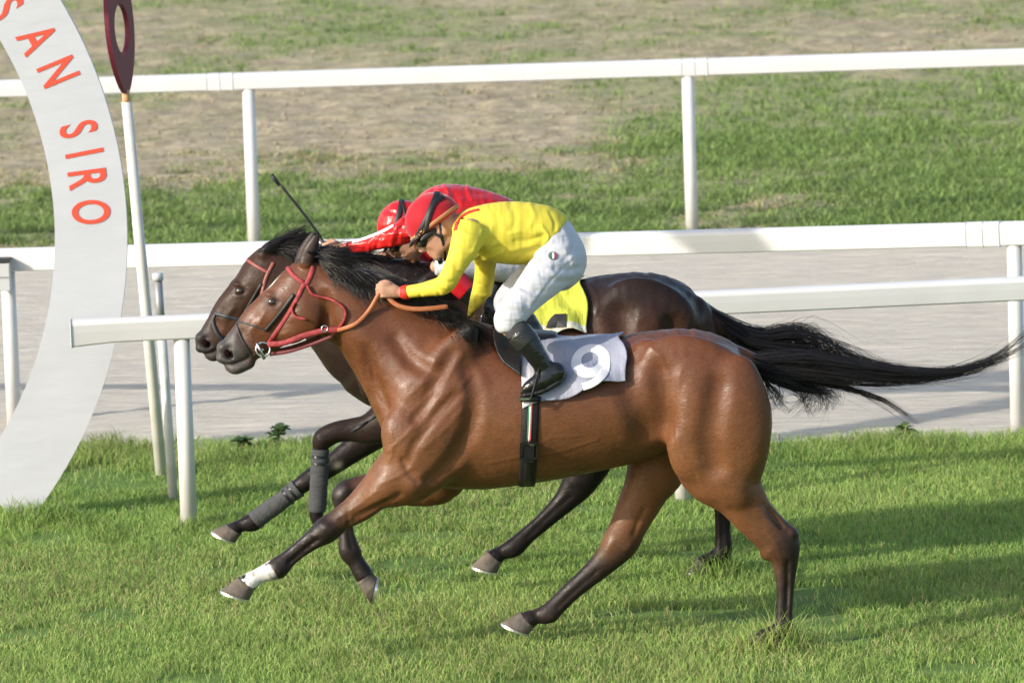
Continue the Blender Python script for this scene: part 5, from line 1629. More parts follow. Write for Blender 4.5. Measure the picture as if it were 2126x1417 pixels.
# ---------------------------------------------------------------- near jockey: yellow silks
sp1 = dict(Y=0.0, base=(1080, 690), label='jockey in yellow top, red cap and white breeches crouching on the bay horse',
    torso=[((968, 446), (958, 506), 0, 1.75), ((1000, 430), (984, 528), 0, 1.65), ((1048, 420), (1034, 546), 0, 1.35), ((1105, 421), (1082, 548), 0, 1.2), ((1150, 432), (1112, 540), 0, 1.25), ((1180, 455), (1140, 545), 0, 1.3)],
    arm_n=[((950, 452), (1004, 500), -0.16, 0.85), ((940, 494), (988, 532), -0.215, 0.85), ((927, 540), (962, 566), -0.24, 0.9), ((909, 574), (938, 604), -0.245, 0.95), ((886, 584), (902, 612), -0.215, 0.95), ((862, 590), (872, 616), -0.18, 0.9), ((836, 595), (839, 619), -0.15, 0.9)],
    arm_f=[((960, 455), (1010, 500), 0.16, 0.85), ((985, 500), (1030, 540), 0.21, 0.85), ((986, 545), (1029, 552), 0.25, 0.9), ((983, 590), (1024, 596), 0.285, 0.95), ((974, 630), (1012, 634), 0.315, 0.95), ((968, 670), (998, 676), 0.345, 0.9), ((962, 712), (986, 718), 0.365, 0.9)],
    pelvis=[((1132, 432), (1090, 515), 0, 1.15), ((1160, 440), (1105, 530), 0, 1.25), ((1188, 470), (1115, 545), 0, 1.4), ((1208, 510), (1125, 572), 0, 1.45), ((1196, 545), (1130, 585), 0, 1.3)],
    leg_n=[((1110, 540), (1205, 552), -0.10, 0.9), ((1090, 556), (1170, 594), -0.17, 0.85), ((1060, 602), (1122, 634), -0.235, 0.85), ((1034, 634), (1094, 662), -0.275, 0.85), ((1026, 658), (1086, 676), -0.285, 0.85), ((1032, 678), (1084, 684), -0.287, 0.88)],
    shin_n=[((1034, 670), (1084, 662), -0.285, 0.85), ((1052, 698), (1101, 682), -0.295, 0.85), ((1074, 722), (1120, 704), -0.30, 0.85), ((1094, 746), (1134, 729), -0.30, 0.85), ((1110, 768), (1145, 752), -0.30, 0.8)],
    foot_n=[((1140, 757), (1170, 790), -0.30, 0.8), ((1118, 770), (1136, 808), -0.305, 0.8), ((1096, 790), (1104, 818), -0.305, 0.95), ((1084, 806), (1090, 820), -0.305, 1.3)],
    fwd=(-0.80, 0.60), up=(-0.60, -0.80), head=(905, 468), hem=[(1172, 459), (1091, 547)], sole=(0.25, 1.0), cuff_i=7,
    hands=hand_chains(834, 607, 802, 602, -0.145, -1, (866, 603, -0.185)) + hand_chains(974, 724, 966, 750, 0.375, 1, (981, 690, 0.35), (-0.4, 0.9)),
    m_shirt=m_yellow, m_helmet=m_velvet,
    creases=[([(984, 536), (1004, 524), (1030, 505)], 4, 0.006), ([(988, 544), (1012, 536), (1044, 522)], 4, 0.005), ([(980, 524), (990, 505), (1000, 480)], 4, 0.004), ([(996, 530), (1018, 516), (1040, 512)], 4, -0.005),
        ([(1060, 484), (1085, 480), (1112, 486)], 5, 0.005), ([(1070, 500), (1100, 498), (1130, 488)], 5, -0.005), ([(1060, 520), (1085, 514), (1112, 508)], 5, 0.005), ([(1075, 540), (1092, 526), (1110, 516)], 4, -0.004), ([(1125, 470), (1138, 492), (1130, 506)], 4, 0.005), ([(1142, 440), (1152, 462), (1150, 478)], 4, -0.004),
        ([(1010, 430), (1022, 460), (1020, 490)], 6, 0.003), ([(1060, 424), (1070, 452), (1064, 476)], 6, -0.003), ([(1100, 424), (1108, 450), (1100, 470)], 5, 0.003),
        ([(912, 574), (926, 584), (938, 586)], 4, -0.006), ([(905, 584), (918, 594), (930, 598)], 4, 0.005), ([(896, 588), (906, 600), (912, 610)], 4, -0.004), ([(930, 548), (944, 558), (958, 560)], 4, 0.004), ([(944, 500), (960, 512), (980, 518)], 5, -0.004), ([(952, 470), (968, 486), (990, 494)], 5, 0.004),
        ([(868, 592), (872, 604), (872, 614)], 3, -0.003), ([(995, 590), (1010, 596), (1024, 594)], 4, -0.004), ([(990, 610), (1004, 614), (1018, 610)], 4, 0.004)],
    creases_b=[([(1138, 496), (1118, 520), (1098, 546)], 4, -0.005), ([(1146, 500), (1128, 524), (1106, 550)], 4, 0.004), ([(1202, 556), (1178, 560), (1152, 556)], 5, -0.006), ([(1190, 570), (1165, 572), (1140, 562)], 5, 0.005), ([(1180, 584), (1150, 584), (1122, 570)], 5, -0.004),
        ([(1032, 650), (1056, 644), (1086, 648)], 4, -0.005), ([(1034, 640), (1058, 632), (1084, 636)], 4, 0.005), ([(1040, 628), (1062, 622), (1092, 628)], 4, -0.004), ([(1030, 662), (1054, 660), (1080, 662)], 4, 0.004), ([(1062, 600), (1084, 606), (1110, 622)], 4, 0.004),
        ([(1070, 592), (1096, 600), (1128, 606)], 5, -0.004), ([(1100, 640), (1110, 618), (1128, 600)], 4, 0.003), ([(1190, 540), (1160, 566), (1130, 600), (1108, 636)], 2.5, -0.003), ([(1165, 470), (1178, 490), (1180, 510)], 5, 0.004), ([(1192, 500), (1186, 524), (1170, 540)], 5, -0.004)])
J1 = jockey(sp1)
frustum([((846, 592), (851, 619), -0.157, 0.95), ((840, 593), (844, 620), -0.152, 0.95), ((832, 595), (835, 619), -0.147, 0.95)], 0.0, m_redtrim, J1.root, 'cuff', 1.1)
ring_strap(J1.shirt, [(946, 478), (950, 462), (962, 448), (978, 440), (994, 436)], 0.022, m_redtrim, J1.root, 'red_stripe', 0.002, 0.003)
ring_strap(J1.helmet, [(921, 409), (904, 420), (893, 442), (887, 466), (885, 485)], 0.022, m_blackstrap, J1.hm, 'cap_band', 0.003, 0.003)

# tricolour crest on the thigh
def disc_decal(bvh, cx, cy, rx, ry, m, parent, name, off, a0=0, a1=360, n=20):
    V = []
    for (rr, k) in ((0, 1), (1, n + 1)):
        for i in range(k):
            a = rad(a0 + (a1 - a0) * i / max(n, 1)) if k > 1 else 0
            x, y = cx + rr * rx * math.cos(a), cy + rr * ry * math.sin(a)
            h = bvh.ray_cast(Vector(CAM), Vector(ray(x, y)))
            if h[0] is None: return
            V.append(np.array(h[0]) + np.array(h[1]) * off)
    F = [(0, i + 1, i + 2) for i in range(n)]
    return obj(name, V, F, m, parent, smooth=False)
disc_decal(J1.breeches, 1148, 531, 10, 9, mat('crest_dark', (0.2, 0.2, 0.2), 0.6), J1.root, 'crest', 0.0025)
disc_decal(J1.breeches, 1148, 532, 7.5, 7, mat('crest_green', (0.03, 0.14, 0.08), 0.6), J1.root, 'crest_green', 0.004, 90, 270)
disc_decal(J1.breeches, 1148, 532, 7.5, 7, mat('crest_red', (0.36, 0.05, 0.05), 0.6), J1.root, 'crest_red', 0.004, -90, 90)
disc_decal(J1.breeches, 1148, 532, 2.5, 6.8, mat('crest_white', (0.75, 0.75, 0.75), 0.6), J1.root, 'crest_white', 0.0055)

# ---------------------------------------------------------------- far jockey: red satin
sp2 = dict(Y=1.6, base=(1010, 600), label='jockey in red satin, half hidden behind the yellow jockey, holding a raised whip', 
    torso=[((893, 404), (880, 470), 0, 1.75), ((930, 384), (912, 490), 0, 1.65), ((985, 388), (962, 505), 0, 1.3), ((1045, 408), (1018, 515), 0, 1.2), ((1088, 432), (1055, 528), 0, 1.25), ((1115, 455), (1075, 535), 0, 1.3)],
    arm_n=[((872, 412), (915, 462), -0.17, 0.85), ((848, 440), (880, 492), -0.22, 0.85), ((822, 462), (838, 508), -0.23, 0.9), ((795, 478), (804, 514), -0.22, 0.95), ((768, 489), (776, 520), -0.19, 0.9), ((742, 498), (748, 524), -0.165, 0.9), ((712, 505), (716, 525), -0.147, 0.9)],
    arm_f=[((890, 410), (930, 460), 0.17, 0.85), ((896, 460), (935, 490), 0.22, 0.85), ((888, 505), (922, 525), 0.25, 0.9), ((870, 520), (885, 556), 0.24, 0.95), ((850, 522), (858, 552), 0.19, 0.9), ((832, 526), (838, 548), 0.14, 0.9)],
    pelvis=[((1065, 424), (1030, 500), 0, 1.15), ((1095, 440), (1050, 515), 0, 1.25), ((1128, 465), (1060, 535), 0, 1.4), ((1150, 500), (1075, 560), 0, 1.45), ((1140, 535), (1080, 575), 0, 1.3)],
    leg_n=[((1080, 510), (1110, 590), -0.11, 0.9), ((1030, 516), (1042, 585), -0.19, 0.85), ((975, 530), (985, 580), -0.25, 0.85), ((925, 529), (930, 576), -0.28, 0.9), ((905, 534), (908, 572), -0.285, 0.9)],
    shin_n=[((902, 560), (930, 535), -0.285, 0.85), ((926, 594), (962, 566), -0.29, 0.85), ((955, 620), (985, 590), -0.295, 0.85), ((985, 642), (1010, 612), -0.295, 0.85), ((1012, 660), (1036, 634), -0.295, 0.8)],
    foot_n=[((1035, 640), (1058, 670), -0.295, 0.8), ((1010, 648), (1022, 678), -0.30, 0.8), ((985, 660), (990, 680), -0.30, 0.95), ((974, 666), (978, 680), -0.30, 1.3)],
    fwd=(-0.72, 0.69), up=(-0.69, -0.72), head=(842, 477), hem=[(1102, 432), (1050, 530)], sole=(0.1, 1.0), cuff_i=7,
    hands=hand_chains(714, 515, 690, 517, 1.6 - 0.145, -1, (750, 510, 1.6 - 0.17)) + hand_chains(828, 538, 806, 538, 1.6 + 0.125, 1, (856, 536, 1.6 + 0.19)),
    creases=[([(846, 450), (830, 478), (824, 500)], 4, -0.006), ([(836, 456), (818, 480), (812, 508)], 4, 0.006), ([(800, 482), (786, 498), (782, 514)], 4, -0.005), ([(780, 488), (768, 502), (766, 518)], 4, 0.005), ([(862, 440), (850, 466), (846, 490)], 4, 0.006), ([(900, 395), (910, 405), (912, 420)], 5, -0.006), ([(922, 384), (930, 398), (932, 415)], 4, 0.006), ([(972, 386), (972, 400), (980, 415)], 4, 0.005), ([(880, 520), (868, 536), (850, 545)], 4, 0.006), ([(868, 520), (856, 534), (842, 540)], 4, -0.006)], m_shirt=m_satin, m_helmet=m_satin, m_trim=m_redtrim, m_chin=m_tan, m_cuff=m_redboot, helm=(0.115, 0.108, 0.096))
J2 = jockey(sp2)
frustum([((722, 503), (726, 526), -0.151, 0.95), ((718, 504), (722, 525), -0.15, 0.95)], 1.6, m_blackstrap, J2.root, 'cuff', 1.08)
frustum([((842, 523), (848, 549), 0.16, 0.95), ((836, 525), (842, 548), 0.15, 0.95)], 1.6, m_blackstrap, J2.root, 'cuff', 1.08)
m_wstripe = mat('white_stripe', (0.7, 0.7, 0.72), 0.4)
ring_strap(J2.shirt, [(818, 468), (800, 478), (775, 489), (750, 498), (732, 503)], 0.02, m_wstripe, J2.root, 'sleeve_stripe', 0.002, 0.003)
ring_strap(J2.helmet, [(834, 417), (838, 430), (842, 448)], 0.013, m_blackstrap, J2.hm, 'cap_band', 0.003, 0.003)

# whips
def whip(p0, p1, Y0, Y1, label, r0=0.0085, r1=0.0055):
    a, b = P(*p0, Y0), P(*p1, Y1)
    w = thing('whip', a, label, 'whip')
    d = b - a
    V, F = tube([a, a + d * 0.22], [r0, r0], 10); obj('handle', V, F, m_blackstrap, w)
    bow = np.array([0.006, 0, 0.006])
    C = [a + d * t + bow * math.sin(t * math.pi) for t in np.linspace(0.2, 0.88, 10)]
    V, F = tube(C, np.linspace(r0 * 0.8, r1, 10), 10); obj('shaft', V, F, m_blackstrap, w)
    C = np.array([a + d * 0.86, a + d * 0.93, b])
    V, F = tube(C, [r1 * 1.1, r1 * 1.7, r1 * 1.5], 8); obj('flap', V, F, m_blackstrap, w)
whip((690, 528), (563, 362), 1.6 - 0.14, 1.6 - 0.10, 'thin black whip held up by the red jockey')
whip((972, 747), (730, 896), 0.35, 0.42, 'black whip pointing down beside the chest of the bay horse')

# ================================================================== TACK
def radial(H, x, zc, th):
    d = Vector((0, -math.cos(th), math.sin(th)))
    h = H.bvh.ray_cast(Vector((x, H.Y, zc)), d)
    if h[0] is None: return np.array([x, H.Y - 0.3 * math.cos(th), zc + 0.3 * math.sin(th)]), np.array(d)
    n = np.array(h[1]); dd = np.array(d)
    if n @ dd < 0: n = -n
    return np.array(h[0]), n * 0.5 + dd * 0.5

def theta_at(H, x, zc, py):
    ths = np.linspace(rad(-60), rad(88), 75)
    pys = np.array([proj(radial(H, x, zc, t)[0][None])[1][0] for t in ths])
    i = np.argmin(np.abs(pys - py))
    return ths[i]

def slab(Pn, nu, nv, thick, N):
    """closed sheet from a grid of points and normals"""
    A = np.asarray(Pn).reshape(nu, nv, 3); Nn = np.asarray(N).reshape(nu, nv, 3)
    V = np.concatenate([(A + Nn * thick).reshape(-1, 3), A.reshape(-1, 3)])
    F = []
    m = nu * nv
    for i in range(nu - 1):
        for j in range(nv - 1):
            a, b, c, d = i * nv + j, (i + 1) * nv + j, (i + 1) * nv + j + 1, i * nv + j + 1
            F.append((a, b, c, d)); F.append((m + a, m + d, m + c, m + b))
    for i in range(nu - 1):
        for j in (0, nv - 1):
            a, b = i * nv + j, (i + 1) * nv + j
            F.append((a, m + a, m + b, b) if j == 0 else (a, b, m + b, m + a))
    for j in range(nv - 1):
        for i in (0, nu - 1):
            a, b = i * nv + j, i * nv + j + 1
            F.append((a, b, m + b, m + a) if i == 0 else (a, m + a, m + b, b))
    return V, F

def drape(H, xl, xr, ytop, ybl, ybr, zpx, off, thick, amp, nu=60, nv=120, seed=1, both=True, flare=0.0):
    """cloth over the back: from a bottom edge (photo y at left/right end) over the spine to the far side"""
    x0, x1 = P(xl, 700, H.Y - 0.2)[0], P(xr, 700, H.Y - 0.2)[0]
    zc = P((xl + xr) / 2, zpx, H.Y)[2]
    us = np.linspace(0, 1, nu)
    tb = []
    for u in (0, 0.5, 1):
        tb.append(theta_at(H, x0 + (x1 - x0) * u, zc, ybl + (ybr - ybl) * u))
    tb = np.interp(us, [0, 0.5, 1], tb)
    pts, nrm, uv = [], [], []
    for i, u in enumerate(us):
        for v in np.linspace(-1, 1, nv):
            th = math.pi / 2 - (math.pi / 2 - tb[i]) * abs(v)
            if v > 0: th = math.pi - th
            # lower corners drift backwards a little
            p, n = radial(H, x0 + (x1 - x0) * u + (0.02 * v * v * u + 0.012 * math.sin(v * 9 + 1) * u ** 3), zc, th + 0.03 * math.sin(u * 11) * v * v * (1 if v < 0 else -1))
            w = (vnoise(np.array([[u * 3.2 + v * 0.8, v * 2.2, 1.0]]), seed)[0] - 0.4) * 2 + 0.5 * math.sin(u * 9 + v * 5)
            n = n / np.linalg.norm(n)
            pts.append(p + n * (off + amp * max(0, w) * (0.25 + abs(v)) * (0.4 + 0.9 * u) + flare * u * u * abs(v)))
            nrm.append(n); uv.append((u, v))
    V, F = slab(pts, nu, nv, thick, nrm)
    return V, F, np.array(uv + uv)

# ---- number cloth of the bay
m_cloth = mat('number_cloth', (1, 1, 1), 0.55, 0.3, vcol=True, var=0.06, vscale=10, bump=0.012, bscale=9, bstretch=(2.4, 1, 0.8))
V, F, uv = drape(H1, 1080, 1292, 690, 846, 790, 850, 0.012, 0.003, 0.022, seed=4, flare=0.02)
grey = np.array([0.27, 0.285, 0.36]); wht = np.array([0.58, 0.57, 0.62])
wm = (sstep(0.135, 0.125, uv[:, 0] + 0.03 * np.abs(uv[:, 1])))[:, None]
cloth1 = thing('number_cloth', (P(1190, 700, 0)[0], 0, 1.0), 'grey number cloth with a white nine on the bay horse', 'cloth')
cv = obj('cloth', V, F, m_cloth, cloth1, col=grey * (1 - wm) + wht * wm)
cb = bvh_of(V, F)
m_print = mat('white_print', (0.66, 0.65, 0.68), 0.55)
def decal_ring(bvh, outer, inner, m, parent, name, off=0.003):
    n = len(outer); K = 5
    Vv = []
    for k in range(K):
        for i in range(n):
            t = k / (K - 1)
            x = outer[i][0] * (1 - t) + inner[i][0] * t; y = outer[i][1] * (1 - t) + inner[i][1] * t
            h = bvh.ray_cast(Vector(CAM), Vector(ray(x, y)))
            q = np.array(h[0]) if h[0] is not None else P(x, y, -0.3)
            Vv.append(q + np.array([0, -1, 0.25]) * off)
    Ff = [(k * n + i, (k + 1) * n + i, (k + 1) * n + (i + 1) % n, k * n + (i + 1) % n) for k in range(K - 1) for i in range(n)]
    return obj(name, Vv, Ff, m, parent)
aa = np.linspace(0, 2 * math.pi, 48, endpoint=False)
def el(cx, cy, rx, ry, rot):
    c, s = math.cos(rad(rot)), math.sin(rad(rot))
    return [(cx + rx * math.cos(a) * c - ry * math.sin(a) * s, cy + rx * math.cos(a) * s + ry * math.sin(a) * c) for a in aa]
decal_ring(cb, el(1226, 749, 41, 34, -22), el(1225, 747, 18, 16, -15), m_print, cloth1, 'digit_ring')
ring_strap(cb, [(1259, 752), (1257, 768), (1246, 784), (1230, 796), (1210, 803)], np.linspace(0.04, 0.034, 41), m_print, cloth1, 'digit_stroke', 0.003, 0.001, n=10)

# ---- saddle of the bay, with girth and stirrups
m_saddle = mat('saddle_leather', (0.016, 0.015, 0.016), 0.38, 0.45, bump=0.003, bscale=30)
m_girth = mat('black_girth', (0.013, 0.013, 0.014), 0.6, 0.3, bump=0.002, bscale=60)
m_chrome = mat('steel', (0.6, 0.6, 0.62), 0.22, metal=1.0)
def saddle(H, dx, dy, sc, label, flap_px, zpx, stir, full=True):
    root = thing('saddle', (P(1100 + dx, 700, H.Y)[0], H.Y, 1.1), label, 'saddle')
    t = lambda x, y: (x * sc + dx, y * sc + dy) if sc != 1 else (x + dx, y + dy)
    S = solid([(cen([(*t(1040, 672), 17, 0, 2.2), (*t(1075, 690), 13, 0, 4.2), (*t(1115, 696), 11, 0, 4.8), (*t(1150, 696), 9, 0, 4.0)], H.Y),)], 0.007, 0.02)
    V, Q = S.mesh(); obj('seat', V, Q, m_saddle, root)
    zc = P(1150 + dx, zpx, H.Y)[2]
    (xl, xr, ybl, ybr) = flap_px
    x0, x1 = P(xl, 740, H.Y - 0.25)[0], P(xr, 740, H.Y - 0.25)[0]
    t0, t1 = theta_at(H, x0, zc, ybl), theta_at(H, x1, zc, ybr)
    for side in (-1, 1):
        pts, nrm = [], []
        nu, nv = 16, 26
        for i in range(nu):
            u = i / (nu - 1)
            tb = t0 + (t1 - t0) * u
            if u < 0.25: tb += (0.25 - u) * 0.25
            for j in range(nv):
                v = j / (nv - 1)
                th = rad(82) * (1 - v) + tb * v
                x = x0 + (x1 - x0) * u - 0.02 * math.sin(v * math.pi) * (1 - u)
                p, n = radial(H, x, zc, th)
                n = n / np.linalg.norm(n)
                p = p + n * 0.02
                if side > 0: p = np.array([p[0], 2 * H.Y - p[1], p[2]]); n = np.array([n[0], -n[1], n[2]])
                pts.append(p); nrm.append(n)
        V, F = slab(pts, nu, nv, 0.012, nrm)
        obj('flap', V, F, m_saddle, root)
    return root, zc
sad1, zc1 = saddle(H1, 0, 0, 1, 'small black racing saddle with girth under the yellow jockey', (1033, 1080, 752, 786), 850, None)
def girth(H, root, zc, xs_top, xs_bot, y0, w):
    ths = np.linspace(rad(30), rad(-210), 130)
    C, N = [], []
    for t in ths:
        k = (math.sin(t) + 1) / 2
        x = P(xs_bot + (xs_top - xs_bot) * k, 900, H.Y - 0.25)[0]
        p, n = radial(H, x, zc, t)
        n = np.array([0, -math.cos(t), math.sin(t)])
        C.append(p + n * 0.005); N.append(n)
    C = np.array(C); N = np.array(N)
    for it in range(6): C[1:-1] = 0.5 * C[1:-1] + 0.25 * (C[:-2] + C[2:])
    V, F = ribbon(C, N, w, 0.006)
    g = obj('girth', V, F, m_girth, root)
    return g, C, N
g1, GC, GN = girth(H1, sad1, zc1, 1112, 1090, 835, 0.073)
gp = proj(GC)
def along(ya, yb, lat_off, width, m, nm, out):
    sel = [i for i in range(len(GC)) if ya <= gp[1][i] <= yb and GC[i][1] < 0]
    T = np.gradient(GC, axis=0); T /= np.linalg.norm(T, axis=1)[:, None]
    B = np.cross(T, GN)
    V, F = ribbon(GC[sel] + GN[sel] * out + B[sel] * lat_off, GN[sel], width, 0.002)
    obj(nm, V, F, m, g1)
along(825, 915, 0.0065, 0.005, mat('stripe_green', (0.02, 0.25, 0.1), 0.6), 'green_stripe', 0.0065)
along(825, 915, 0.0, 0.008, mat('stripe_white', (0.7, 0.7, 0.66), 0.6), 'white_stripe', 0.0065)
along(825, 915, -0.0065, 0.005, mat('stripe_red', (0.5, 0.02, 0.03), 0.6), 'red_stripe', 0.0065)
i0 = int(np.argmin(np.where(GC[:, 1] < 0, np.abs(gp[1] - 930), 1e9)))
bc_, bn_ = GC[i0], GN[i0]
T_ = GC[i0 + 1] - GC[i0 - 1]; T_ /= np.linalg.norm(T_); B_ = np.cross(T_, bn_)
Rm = np.stack([B_, T_, bn_], 1)
fr = MB()
for (cx, cy, sx, sy) in ((0, 0.034, 0.072, 0.01), (0, -0.034, 0.072, 0.01), (0.034, 0, 0.008, 0.07), (-0.034, 0, 0.008, 0.07)):
    V, F = box((0, 0, 0), (sx, sy, 0.01)); fr.add((V + [cx, cy, 0.016]) @ Rm.T + bc_, F)
fr.build('buckle', mat('buckle_black', (0.02, 0.02, 0.022), 0.25, 0.6, metal=0.3), g1, smooth=False)
V, F = box((0, 0.01, 0.012), (0.05, 0.095, 0.01)); bevel(obj('keeper', V @ Rm.T + bc_, F, m_girth, g1, smooth=False), 0.003)
V, F = box((-0.012, -0.034, 0.022), (0.02, 0.006, 0.004)); obj('prong', V @ Rm.T + bc_, F, m_chrome, g1, smooth=False)
along(945, 1004, 0.0, 0.03, m_saddle, 'strap', 0.0065)
# stirrups
def stirrup(root, tread_a, tread_b, top, lt, Y, side):
    a, b, t = P(*tread_a, Y), P(*tread_b, Y), P(*top, Y)
    ax = b - a
    V, F = tube([a - ax * 0.02, a * 0.5 + b * 0.5, b + ax * 0.02], [0.012, 0.014, 0.012], 10)
    V = np.array(V); V[:, 1] = Y + (V[:, 1] - Y) * 2.6
    s = obj('stirrup', V, F, m_girth, root)
    mid = (a + b) / 2
    w = 0.052
    C = [mid + np.array([0, -w, 0]), mid * 0.6 + t * 0.4 + np.array([0, -w * 1.1, 0]), t + np.array([0, -w * 0.5, 0]), t + np.array([0, 0, 0.01]), t + np.array([0, w * 0.5, 0]), mid * 0.6 + t * 0.4 + np.array([0, w * 1.1, 0]), mid + np.array([0, w, 0])]
    V, F = tube(crom(C, 5), 0.005, 8); obj('arch', V, F, m_girth, s)
    V, F = box((a * 0.7 + b * 0.3) + np.array([0, -0.036, 0.004]), (0.05, 0.004, 0.008)); obj('edge', V, F, m_chrome, s, smooth=False)
    C = crom([P(*lt[0], Y + side * -0.02), P(*lt[1], Y), t], 6)
    V, F = ribbon(C, np.tile([0, side, 0.0], (len(C), 1)), 0.022, 0.003); obj('stirrup_leather', V, F, m_saddle, root)
stirrup(sad1, (1080, 827), (1122, 828), (1118, 768), [(1088, 705), (1104, 740)], -0.305, -1)
stirrup(sad1, (1080, 827), (1122, 828), (1118, 768), [(1088, 705), (1104, 740)], 0.305, 1)

# ---- yellow cloth and saddle of the dark horse
m_ycloth = mat('yellow_cloth', (1, 1, 1), 0.6, 0.3, vcol=True, var=0.06, vscale=10, bump=0.016, bscale=8, bstretch=(2.4, 1, 0.8))
V, F, uv = drape(H2, 1085, 1214, 570, 694, 690, 725, 0.012, 0.003, 0.018, nu=44, seed=9, flare=0.01)
cloth2 = thing('number_cloth', (P(1150, 600, 1.6)[0], 1.6, 1.0), 'yellow number cloth with a black digit behind the yellow jockey', 'cloth')
wm = sstep(0.90, 0.92, np.abs(uv[:, 1]))[:, None]
obj('cloth', V, F, m_ycloth, cloth2, col=np.array([0.5, 0.52, 0.06]) * (1 - wm) + np.array([0.58, 0.56, 0.45]) * wm)
cb2 = bvh_of(V, F)
bd = [(1143, 660), (1152, 652), (1176, 651), (1175, 664), (1174, 679), (1154, 680), (1133, 681), (1138, 668)]
Vv = []
for (x, y) in bd + [(1158, 667)]:
    h = cb2.ray_cast(Vector(CAM), Vector(ray(x, y)))
    q = np.array(h[0]) if h[0] is not None else P(x, y, 1.3)
    Vv.append(q + np.array([0, -0.006, 0.002]))
obj('digit', Vv, [(8, i, (i + 1) % 8) for i in range(8)], m_blackstrap, cloth2, smooth=False)
sad2, zc2 = saddle(H2, -52, -126, 1, 'small black saddle under the red jockey on the dark horse', (990, 1050, 636, 676), 725, None)
girth(H2, sad2, zc2, 1040, 1020, 700, 0.07)
stirrup(sad2, (972, 684), (1012, 686), (1006, 640), [(1030, 590), (1020, 615)], 1.3, -1)
stirrup(sad2, (972, 684), (1012, 686), (1006, 640), [(1030, 590), (1020, 615)], 1.9, 1)

# ---- bridles
m_redstrap = mat('red_strap', (0.27, 0.035, 0.04), 0.6, 0.3, var=0.35, vscale=45, bump=0.002, bscale=80)
m_tanrein = mat('tan_leather', (0.34, 0.115, 0.045), 0.5, 0.4, var=0.15, vscale=40)
m_darkstrap = mat('slate_strap', (0.03, 0.033, 0.04), 0.5, 0.4)
m_brownstrap = mat('brown_strap', (0.22, 0.06, 0.045), 0.5, 0.4)
def mirrored(o, Yc):
    c = o.copy(); c.data = o.data.copy(); COL.objects.link(c)
    n = len(c.data.vertices); co = np.empty(n * 3, np.float32); c.data.vertices.foreach_get('co', co)
    co = co.reshape(-1, 3); offy = root_loc(o)[1]
    co[:, 1] = 2 * Yc - (co[:, 1] + offy) - offy
    c.data.vertices.foreach_set('co', co.ravel()); c.data.flip_normals(); c.data.update()
    return c
def strap(H, root, pts, w, m, name, mir=True, off=0.004, thick=0.005):
    o = ring_strap(H.bvh, pts, 0.85 * w / pxm(H.Y), m, root, name, off * 0.6, thick * 0.6)
    if mir: mirrored(o, H.Y)
    return o
def free(root, pts, w, m, name, H, mir=True, flat=True, thick=0.005):
    C = crom([P(x, y, H.Y + Y) for (x, y, Y) in pts], 8)
    for p in C:                                     # keep the strap outside the neck and head
        sgn = -1 if p[1] < H.Y else 1
        h = H.bvh.ray_cast(Vector((p[0], H.Y + sgn, p[2])), Vector((0, -sgn, 0)))
        if h[0] is not None and sgn * (p[1] - h[0][1]) < 0.012: p[1] = h[0][1] + sgn * 0.012
    for it in range(3): C[1:-1] = 0.5 * C[1:-1] + 0.25 * (C[:-2] + C[2:])
    if flat: V, F = ribbon(C, np.tile([0, -1.0, 0.15], (len(C), 1)), w / pxm(H.Y), thick)
    else: V, F = tube(C, w / 2 / pxm(H.Y), 8)
    o = obj(name, V, F, m, root)
    if mir: mirrored(o, H.Y)
    return o
def torus(c, R, r, ax_u, ax_v, m, name, parent):
    C = [c + R * (math.cos(a) * ax_u + math.sin(a) * ax_v) for a in np.linspace(0, 2 * math.pi, 25)]
    V, F = tube(C, r, 7, caps=False); return obj(name, V, F, m, parent)

br1 = thing('bridle', P(600, 640, 0), 'red racing bridle and tan reins on the bay horse', 'bridle')
strap(H1, br1, [(594, 549), (600, 560), (612, 574), (630, 587)], 11, m_redstrap, 'browband')
strap(H1, br1, [(650, 552), (646, 568), (638, 586), (630, 592)], 12, m_redstrap, 'headpiece')
cp = strap(H1, br1, [(631, 589), (617, 619), (595, 657), (573, 690), (556, 714)], 11, m_redstrap, 'cheekpiece')
free(br1, [(612, 628, -0.098), (606, 642, -0.104), (613, 656, -0.108), (636, 662, -0.108)], 5, m_redstrap, 'loose_end', H1, mir=False, flat=False)
strap(H1, br1, [(611, 611), (591, 638), (570, 664), (551, 686)], 10, m_blackstrap, 'cheek_roll', off=0.008, thick=0.008)
strap(H1, br1, [(492, 667), (520, 674), (552, 685)], 4, m_darkstrap, 'noseband')
strap(H1, br1, [(491, 668), (498, 696), (510, 718), (524, 742)], 4, m_darkstrap, 'nose_strap')
free(br1, [(638, 592, -0.085), (650, 611, -0.1), (683, 620, -0.115), (708, 632, -0.12), (718, 648, -0.118), (713, 666, -0.11), (700, 684, -0.1)], 6, m_redstrap, 'throatlatch', H1, flat=False)
free(br1, [(556, 714, -0.07), (589, 712, -0.085), (628, 697, -0.1), (672, 686, -0.11), (702, 684, -0.115)], 12, m_redstrap, 'rein_grip', H1)
free(br1, [(700, 685, -0.115), (738, 671, -0.13), (765, 646, -0.145), (783, 616, -0.15), (790, 604, -0.148)], 9, m_tanrein, 'rein', H1, mir=False)
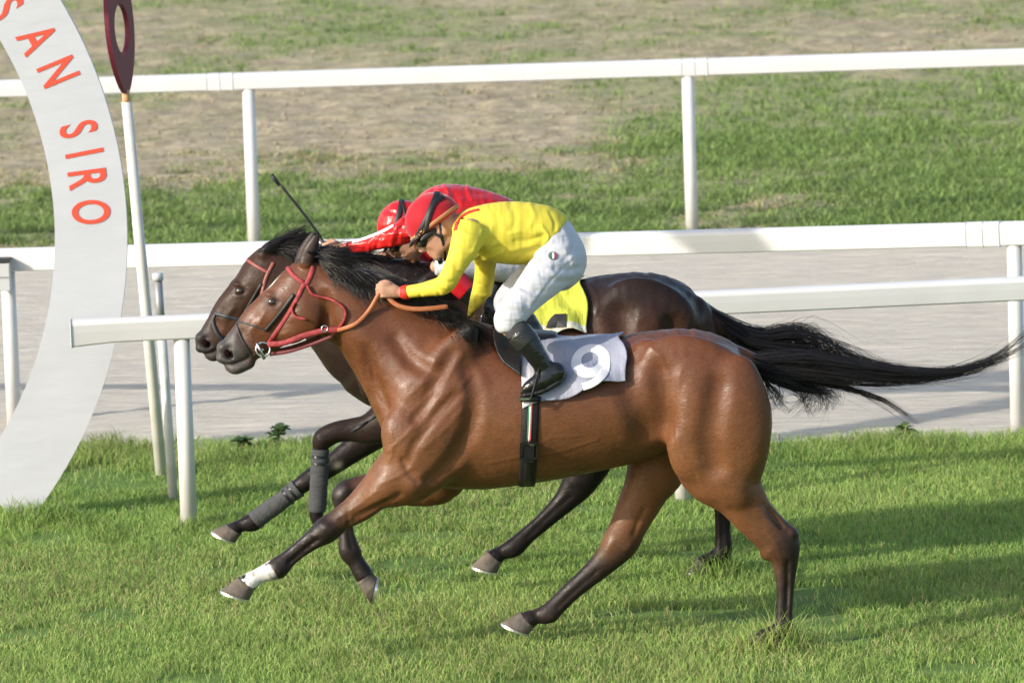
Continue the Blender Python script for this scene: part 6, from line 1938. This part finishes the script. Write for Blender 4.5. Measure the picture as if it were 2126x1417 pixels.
free(br1, [(700, 685, 0.115), (738, 665, 0.13), (770, 640, 0.12), (800, 610, 0.02), (806, 604, -0.11)], 9, m_tanrein, 'rein', H1, mir=False)
free(br1, [(802, 612, -0.135), (822, 632, -0.15), (855, 641, -0.165), (895, 640, -0.17), (930, 636, -0.16)], 10, m_tanrein, 'rein_loop', H1, mir=False)
free(br1, [(560, 735, -0.045), (600, 729, -0.06), (650, 713, -0.075), (690, 697, -0.095)], 8, mat('dark_red_strap', (0.16, 0.03, 0.035), 0.55), 'martingale', H1)
for s in (-1, 1):
    torus(P(546, 725, s * 0.066), 0.030, 0.0045, px_dir(1, 0.3), px_dir(-0.3, 1), m_chrome, 'bit_ring', br1)
    torus(P(674, 682, s * 0.116), 0.013, 0.003, px_dir(1, 0), px_dir(0, 1), m_chrome, 'rein_ring', br1)
V, F = tube([P(533, 712, -0.07), P(541, 728, -0.072), P(549, 745, -0.068)], 0.007, 8); obj('bit_cheek', V, F, m_chrome, br1)
V, F = tube([P(546, 725, -0.066), P(540, 728, 0), P(546, 725, 0.066)], 0.006, 8); obj('bit_bar', V, F, m_chrome, br1)

br2 = thing('bridle', P(530, 610, 1.6), 'dark bridle with reddish browband on the far dark horse', 'bridle')
strap(H2, br2, [(514, 540), (534, 553), (557, 566)], 9, m_brownstrap, 'browband')
strap(H2, br2, [(568, 545), (560, 560), (551, 580), (543, 613)], 9, m_brownstrap, 'cheekpiece')
strap(H2, br2, [(544, 588), (520, 628), (497, 666)], 8, m_blackstrap, 'cheek_roll', off=0.007, thick=0.007)
strap(H2, br2, [(446, 650), (471, 657), (495, 663)], 9, m_darkstrap, 'noseband')
strap(H2, br2, [(446, 652), (442, 668), (451, 692), (462, 704)], 9, m_darkstrap, 'nose_strap')
free(br2, [(500, 700, -0.07), (560, 690, -0.1), (640, 620, -0.13), (690, 540, -0.145), (700, 520, -0.14)], 8, m_brownstrap, 'rein', H2, mir=False)
free(br2, [(500, 700, 0.07), (560, 690, 0.1), (660, 630, 0.13), (760, 560, 0.12), (812, 540, 0.10)], 8, m_brownstrap, 'rein', H2, mir=False)
